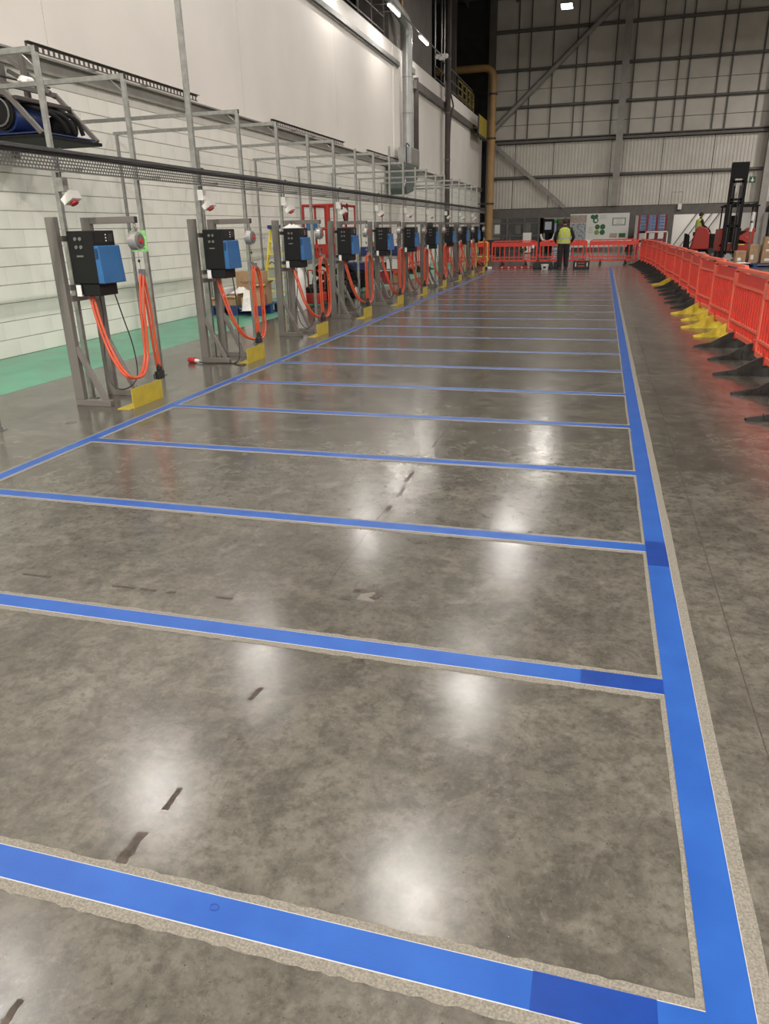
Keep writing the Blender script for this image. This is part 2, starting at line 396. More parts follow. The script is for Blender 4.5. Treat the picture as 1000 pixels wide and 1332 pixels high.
MB().box(0, .45, 0, .35, 0, 2.06).build('post', STEEL, hp); MB().box(-.05, .5, -.05, .4, 0, .04).build('base_plate', STEEL, hp)
hp = thing('doorway_post', (3.75, YB-.4, 0), 'dark steel post between the red racking and the seated driver', 'post')
MB().box(0, .4, 0, .35, 0, 2.06).build('post', STEEL, hp); MB().box(-.05, .45, -.05, .4, 0, .04).build('base_plate', STEEL, hp)
dr = thing('dark_cabinet', (9.55, YB-1.6, 0), 'tall dark cabinet with glass doors by the right hand column', 'cabinet')
MB().box(0, 4.2, 0, 1.0, 0, 2.7).build('body', DARK, dr)
for i in range(3): MB().box(.1+i*1.35, 1.35+i*1.35, -.03, 0, .1, 2.6).build('door', STEEL, dr)
# ------------------------------------------------------------------ floor markings
XR0, XR1, XL, Y0, SP = .338, .437, -3.911, 1.128, 1.25063
XLa, XLb = XL-.05, XL+.05
o = MB().box(WX, -6.0, -10, 48, 0, .0012).build('green_walkway', GREEN); tag(o, 'green painted walkway strip along the foot of the block wall', 'floor marking')
def wob(mb_, x0, x1, y0, y1, z, amp, along):   # flat strip with slightly ragged outer edges
    n = 160; base = len(mb_.v)
    for i in range(n+1):
        t = i/n
        a, b = random.uniform(-amp, amp), random.uniform(-amp, amp)
        if along == 'x':
            x = x0+(x1-x0)*t; mb_.v += [(x, y0+a, z), (x, y1+b, z)]
        else:
            y = y0+(y1-y0)*t; mb_.v += [(x0+a, y, z), (x1+b, y, z)]
    for i in range(n): q = base+2*i; mb_.f.append((q, q+2, q+3, q+1))
long_r = tag(MB().box(XR0, XR1, -1.0, 31.2, 0, .0032).build('blue_line', BLUE), 'long blue painted line down the right side of the bays', 'floor marking')
m_ = MB(); wob(m_, XR0-.016, XR1+.042, -1, 31.2, .0014, .003, 'y'); m_.build('ground_border', SAND, long_r)
MB().box(XR0, XR1, 3.42, 3.72, .0032, .0042).build('overlap_patch', BLUED, long_r)
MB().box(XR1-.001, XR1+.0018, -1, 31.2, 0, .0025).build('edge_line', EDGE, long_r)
long_l = tag(MB().box(XLa, XLb, 0, 29.6, 0, .0032).build('blue_line', BLUE), 'long blue painted line beside the row of chargers', 'floor marking')
m_ = MB(); wob(m_, XLa-.022, XLb+.035, 0, 29.6, .0014, .003, 'y'); m_.build('ground_border', SAND, long_l)
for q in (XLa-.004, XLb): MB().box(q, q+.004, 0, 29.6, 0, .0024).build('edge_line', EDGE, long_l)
for k in range(0, 23):
    y = Y0+SP*k+{0: .005}.get(k, 0)
    o = tag(MB().box(XLb, XR0, y-.045, y+.045, 0, .0028).build('blue_line', BLUE),
            'blue painted cross line between bays, %s from the camera' % ORD[k], 'floor marking', 'blue cross lines between the bays')
    m_ = MB(); wob(m_, XLb+.02, XR0-.012, y-.045-.034, y+.045+.026, .0012, .004, 'x'); m_.build('ground_border', SAND, o)
    ew = min(.0022+.0009*max(0, k-2), .009)  # white edges widen with distance, painting in the pale sheen of far lines
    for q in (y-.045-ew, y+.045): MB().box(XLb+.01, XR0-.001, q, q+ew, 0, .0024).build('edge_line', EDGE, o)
    if k == 1: MB().box(.05, XR0, y-.046, y+.046, .0028, .0036).build('overlap_patch', BLUED, o)
    if k == 0:
        MB().box(-.02, .24, y-.046, y+.046, .0028, .0036).build('overlap_patch', BLUED, o)
        MB().tube([(-.79+.012*math.cos(a*.5236), y+.012+.009*math.sin(a*.5236), .003) for a in range(13)], .0018, 6).build('ring_mark', BLUED, o)
# tape residue on the old joint line
def patch(x, y, l, wd, ang, name='tape_residue', m=TAPE):
    n = 9; pts = []
    for i in range(n+1): pts.append((-l/2+l*i/n, wd/2*random.uniform(.55, 1.15)))
    for i in range(n+1): pts.append((l/2-l*i/n, -wd/2*random.uniform(.55, 1.15)))
    c, s_ = math.cos(ang), math.sin(ang)
    MB().prism([(x+u*c-v*s_, y+u*s_+v*c) for u, v in pts], 'z', 0, .0009).build(name, m, floor)
for x, y, l, wd in ((-1.10, 1.25, .13, .035), (-1.09, 1.45, .09, .022), (-1.02, 1.75, .02, .018), (-1.075, 1.99, .08, .024), (-1.09, .80, .06, .02),
                    (-1.10, 4.2, .16, .03), (-1.12, 4.5, .22, .03), (-1.11, 4.86, .10, .03), (-1.12, 5.3, .15, .02), (-1.10, 3.9, .09, .03)):
    patch(x, y, l, wd, math.pi/2+random.uniform(-.1, .1))
for x, y, l, wd, a in ((-2.55, 2.63, .16, .022, 0), (-2.05, 2.62, .12, .02, 0), (-1.92, 2.62, .08, .022, 0), (-1.80, 2.625, .04, .025, 0), (-1.53, 2.63, .08, .02, 0),
                       (-.95, 2.84, .06, .05, .3), (-.86, 2.80, .05, .05, 1), (-.99, 2.76, .05, .04, 0), (-.78, 2.28, .05, .035, .2), (-.80, 3.44, .07, .03, .2), (.02, 1.52, .03, .008, 0)):
    patch(x, y, l, wd, a)
MB().prism([(-.94, 2.76), (-.86, 2.755), (-.83, 2.80), (-.88, 2.845), (-.935, 2.82)], 'z', 0, .0005).build('repair_patch', REPAIR, floor)
for x, y in ((-4.45, 5.35), (-3.0, 8.2), (-3.6, 6.1)):
    MB().cyl((x, y, 0), (x, y, .0012), .05 if x < -4 else .018, 20).build('core_plug', TAPE if x > -4 else STEEL, floor)
# saw-cut joints
MB().box(-1.122, -1.118, 2.9, 30, 0, .0006).box(.62, .624, -1, 30, 0, .0006).build('saw_cut', TAPE, floor)

# ------------------------------------------------------------------ charger stations
NST = 10
def sy(k): return 6.0+2.497*k
def stand_proto():
    r = thing('charger_stand', (-4.8, sy(0), 0), '', 'stand', 'grey charger stands along the blue line')
    for y in (0, .5):
        MB().box(-.06, .04, y-.03, y+.03, .06, 1.72).build('upright', GREY, r, bevel=.004)
        MB().box(-.06, .33, y-.03, y+.03, 0, .06).build('foot', GREY, r, bevel=.004)
        MB().bar((.03, y, .56), (.27, y, .05), .045, .045).build('brace', GREY, r, bevel=.003)
    for z in (1.53, 1.10, 1.0): MB().box(-.0, .05, .03, .47, z-.02, z+.03).build('crossbar', GREY, r)
    MB().box(-.05, .53, .475, .525, 1.66, 1.72).build('gantry_arm', GREY, r, bevel=.004)
    MB().box(.53, .537, .478, .522, 1.663, 1.717).build('end_cap', BLKP, r)
    return r
def charger_proto():
    r = thing('battery_charger', (-4.8, sy(0), 1.03), '', 'charger', 'wall box battery chargers on the stands')
    b = MB().box(.10, .37, .03, .36, .11, .57).build('enclosure', BLACK, r, bevel=.008)
    MB().box(.15, .355, .045, .32, 0, .11).build('terminal_box', BLACK, r, bevel=.006)
    cv = MB().hexa([(.37,.025,.11),(.428,.032,.11),(.428,.375,.11),(.37,.375,.11)], [(.37,.025,.44),(.412,.032,.44),(.412,.362,.44),(.37,.362,.44)]).build('front_cover', CBLUE, r, bevel=.008)
    v = MB()
    for i in range(7): v.box(.376, .406, .019, .028, .33+i*.013, .336+i*.013)
    v.build('vent_slots', VENT, cv)
    MB().box(.368, .373, .06, .35, .46, .555).build('control_panel', BLACK, r, bevel=.002)
    d = MB()
    for i in range(3): d.box(.372, .376, .215, .228, .475+i*.026, .487+i*.026)
    d.build('indicator', WHITE, r)
    MB().box(.372, .376, .25, .32, .475, .54).build('display', BLKP, r)
    d = MB()
    for z in (.50, .43): d.cyl((.19, .031, z), (.19, .020, z), .016, 12).cyl((.24, .031, z), (.24, .020, z), .016, 12)
    d.build('knob', DIAL, r)
    MB().box(.18, .25, .024, .031, .345, .36).build('badge', DIAL, r)
    MB().box(.12, .17, .022, .03, .0, .10).box(.12, .17, .022, .05, .0, .01).build('rating_label', STICK, r)
    return r
def bal_proto():
    r = thing('cable_balancer', (-4.29, sy(0)+.5, 1.5), '', 'balancer', 'spring balancers hanging from the gantry arms')
    MB().cyl((-.045, 0, 0), (.035, 0, 0), .082, 28).build('drum', ALU, r, smooth=True)
    MB().cyl((.035, 0, 0), (.05, 0, 0), .062, 24).build('face_plate', DIAL, r, smooth=True)
    MB().cyl((.05, 0, 0), (.062, 0, 0), .022, 12).build('hub', REDS, r, smooth=True)
    MB().box(-.012, .012, -.02, .02, .075, .12).tube([(0, .018*math.cos(a), .14+.02*math.sin(a)) for a in [i*math.pi/5 for i in range(11)]], .005, 6).build('hook', GALV, r)
    MB().cyl((0, 0, -.08), (0, .01, -.30), .0025, 6).build('wire', GALV, r)
    MB().tube([(0, 0, -.165), (0, 0, -.18), (0, 0, -.195)], [.006, .014, .006], 10).build('stop_ball', BLKP, r, smooth=True)
    MB().box(-.012, .012, -.005, .02, -.32, -.29).build('clip', GALV, r)
    return r
st0, ch0, ba0 = stand_proto(), charger_proto(), bal_proto()
def bumper_proto():
    r = thing('floor_stop', (-4.2, sy(0)-.05, 0), '', 'floor stop', 'yellow floor stops in front of the chargers')
    MB().box(-.008, 0, 0, .52, 0, .185).build('face_plate', YEL, r); MB().box(-.14, -.008, -.06, .52, 0, .008).build('base_flange', YEL, r)
    return r
bu0 = bumper_proto()
EXTRA = {0: 'nearest the camera', 2: 'third from the camera', 1: 'second from the camera', 9: 'farthest from the camera', 6: 'seventh from the camera'}
def where(k): return EXTRA.get(k, '%s from the camera' % ORD[k])
def hose(k):
    y = sy(k); X = -4.27
    r = thing('charging_cable', (-4.65, y+.2, 1.02), 'orange twin charging cable under its balancer, %s' % where(k), 'cable', 'orange charging cables')
    loc = Vector((-4.65, y+.2, 1.02))
    top = 1.20 if k == 0 else 1.14+random.uniform(-.06, .06)
    if k == 0:
        a = [(-4.60,y+.12,1.03),(-4.55,y+.10,.80),(-4.45,y+.08,.50),(X,y+.02,.30),(X+.02,y+.22,.27),(X,y+.37,.42),(X,y+.40,.62),(X,y+.42,.9),(X,y+.47,1.14),(X,y+.495,top),(X,y+.50,1.13),(X,y+.53,.85),(X,y+.54,.55),(X,y+.56,.30)]
    else:
        j = random.uniform(-.03, .03)
        a = [(-4.62,y+.16,1.03),(-4.56,y+.17,.80),(-4.47,y+.20,.50),(-4.38,y+.32,.27+j),(X,y+.50,.22+j),(X,y+.66,.34),(X,y+.68,.62),(X,y+.66,.95),(X,y+.60,top-.04),(X,y+.52,top),(X,y+.46,top-.06),(X,y+.44,.85),(X,y+.45,.55),(X,y+.47,.32)]
    if k > 1: a = [(p[0], p[1]+(.10 if 5 <= n_ <= 7 else (-.04 if n_ >= 10 else (.05 if n_ in (4, 8, 9) else 0))), p[2]) for n_, p in enumerate(a)]
    a = [tuple(Vector(p)-loc) for p in a]
    for dx in (-.013, .013):
        pts = spline([(p[0]+dx, p[1]+dx*.55, p[2]) for p in a], 6 if k < 5 else 3)
        MB().tube(pts, .0125, 8 if k < 4 else 6).build('conductor', ORANGE, r, smooth=True)
    e = Vector(a[-1])
    pl = MB().box(e.x-.025, e.x+.025, e.y-.05, e.y+.06, e.z-.13, e.z-.05).box(e.x-.02, e.x+.02, e.y-.015, e.y+.03, e.z-.05, e.z+.02).build('connector', BLKP, r, bevel=.006)
    MB().tube([(e.x, e.y-.05, e.z-.08), (e.x, e.y-.10, e.z-.07), (e.x, e.y-.10, e.z-.11), (e.x, e.y-.05, e.z-.12)], .007, 6).build('handle', BLKP, pl)
    f = Vector(a[9]); MB().box(f.x-.03, f.x+.03, f.y-.015, f.y+.015, f.z-.02, f.z+.045).build('hanger_clip', GALV, r)
def lead(k):
    y = sy(k); j = random.uniform(-.03, .03)
    pts = [(-4.50,y+.33,1.05),(-4.46,y+.36,.80),(-4.42,y+.40,.50),(-4.40,y+.36,.22),(-4.45,y+.20,.12+j),(-4.55,y+.14,.2),(-4.62,y+.2,.45),(-4.60,y+.24,.8),(-4.6,y+.24,1.03)]
    if k == 1: pts = [(-4.50,y+.33,1.05),(-4.48,y+.34,.70),(-4.46,y+.28,.35),(-4.39,y+.10,.05),(-4.38,y-.08,.008),(-4.25,y-.16,.008),(-4.22,y-.10,.008),(-4.5,y-.06,.008),(-4.75,y-.12,.01),(-4.86,y-.10,.02)]
    o = tag(MB().tube(spline(pts, 5), .007, 6).build('mains_lead', CABLE, smooth=True), 'thin black lead under the charger, %s' % where(k), 'cable', 'black leads under the chargers')
    if k == 1: MB().tube([(-4.86, y-.10, .03), (-4.92, y-.09, .035)], [.018, .022], 10).build('plug_body', WHITE, o); MB().tube([(-4.92, y-.09, .036), (-5.02, y-.07, .036)], [.036, .034], 12).build('plug', REDS, o)
for k in range(NST):
    objs = []
    for pr in (st0, ch0, ba0, bu0):
        o = pr if k == 0 else copy_tree(pr); o.location.y = pr.location.y+(sy(k)-sy(0) if k else 0); objs.append(o)
    objs[0]['label'] = 'grey steel charger stand with gantry arm, %s' % where(k)
    objs[1]['label'] = 'black charger with blue front cover, %s' % where(k)
    objs[2]['label'] = 'round metal cable balancer on a gantry arm, %s' % where(k)
    objs[3]['label'] = 'yellow angled floor stop at the blue line, %s' % where(k)
    if k: objs[2].location.z += random.uniform(-.03, .02)
    hose(k); lead(k)
# sheet on third charger, object on seventh
def crumple(name, x0, x1, y0, y1, z, h, m, n=10, parent=None):
    mb_ = MB()
    for i in range(n+1):
        for j in range(n+1):
            e = math.sin(math.pi*i/n)*math.sin(math.pi*j/n)
            mb_.v.append((x0+(x1-x0)*i/n, y0+(y1-y0)*j/n, z+.004+e*h*random.uniform(.35, 1)))
    for i in range(n):
        for j in range(n): q = i*(n+1)+j; mb_.f.append((q, q+1, q+n+2, q+n+1))
    mb_.v += [(x, y, z+.001) for x, y in ((x0, y0), (x1, y0), (x1, y1), (x0, y1))]
    mb_.f.append((len(mb_.v)-1, len(mb_.v)-2, len(mb_.v)-3, len(mb_.v)-4))
    return mb_.build(name, m, parent)
tag(crumple('plastic_sheet', -4.78, -4.50, sy(2)+.06, sy(2)+.42, 1.601, .07, PLAST), 'crumpled white plastic sheet lying on the third charger', 'plastic sheet')
o = thing('tool_pouch', (-4.62, sy(6)+.2, 1.601), 'small dark tool pouch lying on the seventh charger', 'pouch')
MB().box(-.07, .07, -.08, .08, 0, .10).build('pouch', BLKP, o, bevel=.02); MB().box(-.075, .075, -.085, .085, .10, .115).build('flap', BLKP, o, bevel=.004)
o = thing('green_tag', (-5.06, 7.562, 1.38), 'bright green printed notice hanging behind the first balancer', 'notice')
MB().box(0, .20, 0, .006, 0, .22).build('sheet', mat('bright_green_print', (.10, .42, .10), .5, var=.6, scale=25, col2=(.35, .62, .25)), o)
m_ = MB()
for i in range(5): m_.box(.03, .17, -.003, 0, .03+i*.028, .04+i*.028)
m_.build('printed_lines', DGREEN, o)
MB().cyl((.1, .003, .22), (.1, .003, .28), .002, 6).build('string', GALV, o)

# ------------------------------------------------------------------ strut posts and frames
PY = [4.98+1.302*i for i in range(21)]    # posts
PX = -4.905
for i, y in enumerate(PY):
    idx = i-1; has_arm = idx in (-1, 0, 1, 3, 4) or (idx >= 6 and idx % 2 == 0) or idx == 19
    h = {2: 6.3, 9: 3.34}.get(idx, 3.07 if (idx >= 5 and idx % 2) else 3.11)
    pos = {2: 'tall galvanised strut post rising above the others beside the second charger'}.get(idx,
          'galvanised strut post %s, %s from the camera' % ('with arm to the wall' if has_arm else 'without an arm', ORD[i]))
    r = thing('strut_post', (PX, y, 0), pos, 'post', 'galvanised strut posts behind the chargers')
    wd = .032 if idx == 2 else .022
    p = MB()
    p.box(-wd, wd, -.021, -.018, 0, h).box(-wd, -wd+.003, -.018, .021, 0, h).box(wd-.003, wd, -.018, .021, 0, h).box(-wd, -.008, .018, .021, 0, h).box(.008, wd, .018, .021, 0, h)
    p.build('strut', GALV, r)
    MB().box(-.04, .04, -.06, .06, 0, .008).build('base_plate', GALV, r)
    m2 = MB()
    for a, b in ((-.0, -.042), (.0, .042)): m2.cyl((a, b, .008), (a, b, .02), .009, 6)
    m2.build('bolt', STEEL, r)
    if has_arm:
        MB().box(-2.83, .022, -.02, .02, h-.045, h).build('arm', GALV, r)
        MB().box(.022, .026, -.021, .021, h-.046, h+.001).build('end_cap', BLKP, r)
        MB().bar((-.02, 0, h-.16), (-.14, 0, h-.05), .02, .006).build('gusset', GALV, r)
        MB().box(-2.80, -2.76, -.02, .02, 0, h-.045).build('wall_drop', GALV, r) if idx in (4, 6, 8, 10, 12, 14, 16) else None
    if idx % 2 == 0 and idx >= 0:
        sw = MB().box(.024, .10, -.05, .03, 1.94, 2.06).build('junction_box', GALV if idx == 0 else WHITE, r, bevel=.004)
        q = Vector((.13, -.04, 1.86))
        b_ = MB().hexa([(.14,-.12,1.82),(.24,-.12,1.88),(.24,.02,1.88),(.14,.02,1.82)], [(.10,-.12,1.87),(.20,-.12,1.95),(.20,.02,1.95),(.10,.02,1.87)]).build('isolator_switch', WHITE, r, bevel=.006)
        MB().cyl((.185, -.05, 1.855), (.20, -.05, 1.83), .038, 14).build('rotary_knob', REDS, b_)
        MB().tube(spline([(.17, -.02, 2.25), (.10, -.02, 2.30), (.065, -.02, 2.2), (.07, -.02, 2.10), (.06, -.02, 2.03)], 5), .008, 6).build('supply_cable', CABLE, r, smooth=True)
# cable tray
ty0, ty1, tz = 3.6, 31.4, 2.165
tr = thing('cable_tray', (-4.86, ty0, tz), 'long perforated metal cable tray carrying black cables along the charger row', 'cable tray')
L_ = ty1-ty0; t = MB(); FX = .24
for z in (-.075, -.048, -.021, .006, .033): t.box(FX, FX+.002, 0, L_, z, z+.010)
yy = 0
while yy < L_:
    for j in range(4):
        z = -.065+j*.027; yo = yy+(.02 if j % 2 else 0); n = len(t.v)
        t.v += [(FX+.001, yo, z-.001), (FX+.001, yo+.014, z-.001), (FX+.001, yo+.014, z+.018), (FX+.001, yo, z+.018)]; t.f.append((n, n+1, n+2, n+3))
    yy += .040
t.build('perforated_side', PERF, tr, kind='stuff')
MB().box(FX-.06, FX+.002, 0, L_, .043, .046).build('top_shelf', STRAP, tr)
MB().box(FX-.03, FX+.002, 0, L_, -.078, -.075).build('bottom_lip', GALV, tr)
MB().box(FX+.002, FX+.008, 0, L_, .088, .091).box(FX+.002, FX+.005, 0, L_, .036, .088).build('side_flange', STRAP, tr)
for q, (x, z, rr) in enumerate(((.232, .062, .016), (.200, .060, .014), (.222, .090, .015), (.252, .070, .012), (.254, .050, .009))):
    pts = [(x+random.uniform(-.006, .006), L_*i/40, z+random.uniform(-.003, .005)) for i in range(41)]
    MB().tube(pts, rr, 6).build('cable', CABLE, tr, smooth=True)
for k, y in enumerate(PY):
    MB().box(-.02, .24, y-ty0-.02, y-ty0+.02, -.06, -.03).build('bracket', GALV, tr)
# perforated tray lengths above the ledge
def ledge_tray(y0, y1, label):
    r = thing('wall_cable_tray', (WX+.17, y0, 3.9), label, 'cable tray'); L_ = y1-y0; t = MB()
    t.box(0, .004, 0, L_, 0, .018).box(0, .004, 0, L_, .075, .10).box(0, .06, 0, L_, .10, .104); y = 0
    while y < L_-.05: t.box(0, .004, y, y+.045, .018, .075); y += .11
    t.build('slotted_side', STEEL, r)
    for i in range(int(L_/1.4)+1): MB().box(-.16, 0, i*1.4+.1, i*1.4+.14, .0, .03).build('bracket', GALV, r)
ledge_tray(9.6, 14.2, 'slotted dark cable tray on the wall ledge nearest the camera')
ledge_tray(17.6, 22.9, 'slotted dark cable tray on the wall ledge behind the middle posts')
ledge_tray(25.2, 32.0, 'slotted dark cable tray on the wall ledge farthest from the camera')

# ------------------------------------------------------------------ red barriers
def barrier_proto(solid):
    r = thing('plastic_barrier', (0, 0, 0), '', 'barrier', 'red plastic pedestrian barriers')
    L = 1.96; H = 1.0; z0 = .14
    # frame: outline with rounded upper corners
    fr = MB()
    fr.box(0, .055, -.025, .025, z0, H-.07).box(L-.055, L, -.025, .025, z0, H-.07)
    fr.box(.0, L, -.025, .025, z0, z0+.07).box(.055, L-.055, -.022, .022, z0+.16, z0+.20)
    fr.prism([(0, H-.07), (.055, H-.07), (.16, H-.05), (.14, H)], 'y', -.025, .025)
    fr.prism([(L, H-.07), (L-.14, H), (L-.16, H-.05), (L-.055, H-.07)], 'y', -.025, .025)
    fr.box(.14, L-.14, -.028, .028, H-.05, H)
    fr.build('frame', BARP if solid else BARR, r, bevel=.008)
    top = MB().box(.05, L-.05, -.012, .012, H-.20, H-.07).build('top_panel', BARR, r)
    MB().box(.055, L-.055, -.022, .022, H-.235, H-.20).box(.055, .19, -.022, .022, H-.2, H-.07).box(L-.19, L-.055, -.022, .022, H-.2, H-.07).build('panel_rim', BARP if solid else BARR, r)
    n = 15 if solid else 9
    for i in range(n):
        x = .06+(L-.12)*(i+.5)/n; ww = .022 if solid else .018
        MB().box(x-ww, x+ww, -.016, .016, z0+.07, H-.235).build('vertical_bar', BARR, r)
    for x in (.48, L-.48): MB().box(x-.05, x+.05, -.03, .03, z0-.02, z0+.1).build('foot_socket', BARR, r)
    MB().box(-.04, 0, -.02, .02, .35, .42).box(L, L+.03, -.02, .02, .62, .69).build('link_lug', BARR, r)
    return r
def foot_mb(t=.02):
    m2 = MB()
    prof = [(-.50, 0), (-.50, .02), (-.30, .06), (-.08, .19), (-.045, .20), (.045, .20), (.08, .19), (.22, .06), (.34, .02), (.34, 0)]
    n = len(prof); vs = []
    up_ = [(u, v) for u, v in prof]
    m2.prism(prof, 'x', -.014, .014)
    m2.prism([(-.50, 0), (-.50, .012), (.34, .012), (.34, 0)], 'x', -.05, .05)
    for u in (-.36, -.24, -.13, .12, .22): m2.box(-.04, .04, u-.006, u+.006, .012, .05 if abs(u) > .2 else .12)
    return m2
ba_s = barrier_proto(True); ba_o = barrier_proto(False)
footb = foot_mb().build('barrier_foot', BFOOT); footy = foot_mb().build('barrier_foot', YFOOT)
used = {'s': False, 'o': False, 'b': False, 'y': False}
kids_s, kids_o = kids(ba_s), kids(ba_o)
def fresh(pr, ks):
    c = pr.copy(); COL.objects.link(c)
    for k in ks: q = k.copy(); COL.objects.link(q); q.parent = c
    return c
def put_barrier(p0, ang, kind, label, feet='bb', group='red plastic pedestrian barriers'):
    pr = ba_s if kind == 's' else ba_o
    o = fresh(pr, kids_s if kind == 's' else kids_o) if used[kind] else pr; used[kind] = True
    o.location = (p0[0], p0[1], 0); o.rotation_euler = (0, 0, ang); o['label'] = label; o['group'] = group
    for x, c in zip((.48, 1.48), feet):
        src = footb if c == 'b' else footy
        if used[c]: f = src.copy(); COL.objects.link(f)
        else: f = src; used[c] = True
        f.parent = o; f.location = (x, 0, 0); f.rotation_euler = (0, 0, math.pi+random.uniform(-.06, .06) if kind == 's' else random.uniform(-.1, .1))
        f.name = 'barrier_foot'
        if c == 'y': f['label'] = 'yellow barrier foot'
# right-hand row, camera to back
nR = 14
feets = ['bb', 'bb', 'bb', 'yy', 'yy', 'bb', 'bb', 'bb', 'yb', 'bb', 'bb', 'bb', 'bb', 'bb']
XN = [1.81, 1.83, 1.88, 1.92, 1.93, 1.90, 1.93, 1.92, 1.90, 1.88, 1.90, 1.86, 1.80, 1.72]
AN = [91.5, 92, 93.5, 94.5, 94.5, 92, 92.5, 91.5, 93, 92, 93, 92.5, 93.5, 95]
Y = 5.08
for i in range(nR):
    a = math.radians(AN[i])
    put_barrier((XN[i], Y), a, 's', 'red plastic barrier in the right hand row, %s from the camera%s' % (ORD[i], ', on yellow feet' if feets[i] == 'yy' else ''), feets[i])
    Y += 2.035
# back row
bx = 1.55
lb = ['nearest the right hand row', 'behind the standing worker', 'with a white notice on it', 'at the left end behind the yellow frame', 'partly behind the last charger', 'seen between the far chargers', 'leftmost of the far row by the block wall']
for i in range(4):
    put_barrier((-.50-2.05*i, 33.50+.02*i), math.radians(-1), 'o', 'open red plastic barrier in the far row, '+lb[i], 'bb', 'red barriers across the far end')
for i in range(2):
    put_barrier((-7.1+i*.0-.0, 29.2-2.05*i), math.radians(84), 'o', 'open red plastic barrier beside the block wall, '+('nearer the corner' if i == 0 else 'nearer the camera'), 'bb', 'red barriers across the far end')
o = tag(MB().box(0, .10, -.02, -.004, 0, .13).build('notice', STICK), 'small white notice fixed to the far red barrier left of the worker', 'notice'); o.location = (-2.87, 33.50, .68)

# ------------------------------------------------------------------ lamps
for i, (x, y) in enumerate(BAY):
    r = thing('bay_or_fill_lamp', (x, y, 11.45), 'bright white bay lamp under the roof near the back wall' if i == 3 else 'white bay lamp under the roof, %s from the camera' % ORD[i], 'lamp', 'bay lamps down the middle of the hall')
    MB().box(-.28, .28, -.48, .48, .02, .14).build('housing', STEELL, r, bevel=.01)
    MB().box(-.26, .26, -.46, .46, 0, .02).build('diffuser', DIFF, r)
    MB().box(-.01, .01, -.4, -.38, .14, 2.6).box(-.01, .01, .38, .4, .14, 2.6).build('hanger', STEEL, r)
for i, (x, y) in enumerate(UNSEEN_FILL):
    r = thing('bay_or_fill_lamp', (x, y, 11.45), 'added fill lamp %s' % ['behind the camera at left', 'behind the camera at right', 'far behind the camera at left', 'far behind the camera at right', 'right of and behind the camera', 'over the floor right of the first barriers', 'over the floor right of the middle barriers', 'over the cartons at right', 'high up by the right end of the back wall'][i], 'lamp', 'added fill lamps out of view')
    MB().box(-.32, .32, -.62, .62, .02, .14).build('housing', STEELL, r)
    MB().box(-.01, .01, -.4, -.38, .14, 2.6).box(-.01, .01, .38, .4, .14, 2.6).build('hanger', STEEL, r)
bn = ['behind the camera', 'above the first chargers', 'above the third charger', 'above the middle of the cream wall', 'nearer of the two in view', 'farther of the two in view']
for i, y in enumerate(BATTENS):
    r = thing('batten_lamp', (-7.16, y, 8.24), 'white tube lamp on the conduit line, '+bn[i], 'lamp', 'tube lamps along the mezzanine edge')
    MB().box(-.06, .06, -.66, .66, .03, .09).build('housing', WHITE, r, bevel=.01)
    MB().cyl((0, -.64, .005), (0, .64, .005), .045, 12).build('diffuser', DIFF, r, smooth=True)
    for q in (-.45, .42): MB().box(-.75, 0, q, q+.03, .09, .11).build('bracket', STEEL, r)
o = tag(MB().cyl((-7.16, -10, 8.37), (-7.16, 35.0, 8.37), .025, 8).build('lighting_conduit', GALV), 'thin metal conduit carrying the tube lamps past the mezzanine edge', 'conduit')
o = thing('emergency_light', (-7.16, 35.06, 8.22), 'small white twin emergency light at the end of the lamp conduit', 'emergency light')
MB().box(-.12, .12, -.06, .06, 0, .22).build('body', WHITE, o, bevel=.01)
for s_ in (-.18, .2): MB().tube([(s_, 0, .12), (s_, -.08, .12), (s_, -.12, .11)], [.07, .1, .08], 12).build('lamp_head', WHITE, o, smooth=True)

# ------------------------------------------------------------------ wall services
r = thing('ventilation_duct', (-7.52, 30.4, 4.45), 'silver ventilation duct rising up the cream wall and bending over the mezzanine', 'duct')
MB().cyl((0, 0, 0), (0, 0, 1.2), .19, 20).cyl((0, 0, 1.22), (0, 0, 2.4), .19, 20).cyl((0, 0, 2.42), (0, 0, 3.7), .19, 20).build('riser', DUCTM, r, smooth=True)
for z in (1.2, 2.4): MB().cyl((0, 0, z-.01), (0, 0, z+.03), .2, 20).build('joint_collar', STEELL, r)
MB().tube(spline([(0, 0, 3.68), (0, -.02, 3.95), (-.05, -.2, 4.2), (-.2, -.7, 4.45), (-.5, -1.6, 4.9)], 5), .2, 18).build('elbow', DUCTM, r, smooth=True)
r = thing('duct_filter_box', (-7.36, 29.85, 3.83), 'square grey metal box under the foot of the silver duct', 'duct box')
MB().box(-.25, .25, -.65, .75, 0, .58).build('casing', DUCTM, r, bevel=.01); MB().box(.25, .26, -.55, .65, .06, .52).build('cover_plate', STEELL, r)
MB().tube(spline([(.1, -.75, -1.0), (.1, -.78, .3), (.1, -.74, .66), (.1, -.5, .68), (.1, -.2, .6)], 5), .02, 8).build('cable', CABLE, r, smooth=True)
r = thing('chute_hopper', (-7.3, 28.9, 2.8), 'dark green grey metal hopper on brackets behind the posts', 'hopper')
MB().prism([(-.9, .15), (-.75, -.05), (-.1, .05), (.9, .55), (1.05, 1.0), (-.9, 1.0)], 'x', -.3, .3).build('hopper_body', mat('green_grey_sheet', (.12, .15, .14), .5, var=.2), r)
MB().box(-.32, .32, -.95, 1.1, .78, .86).build('collar', STEEL, r)
for y in (-.5, .7): MB().bar((.28, y, .9), (.28, y-.6, .2), .04).build('bracket', GALV, r)
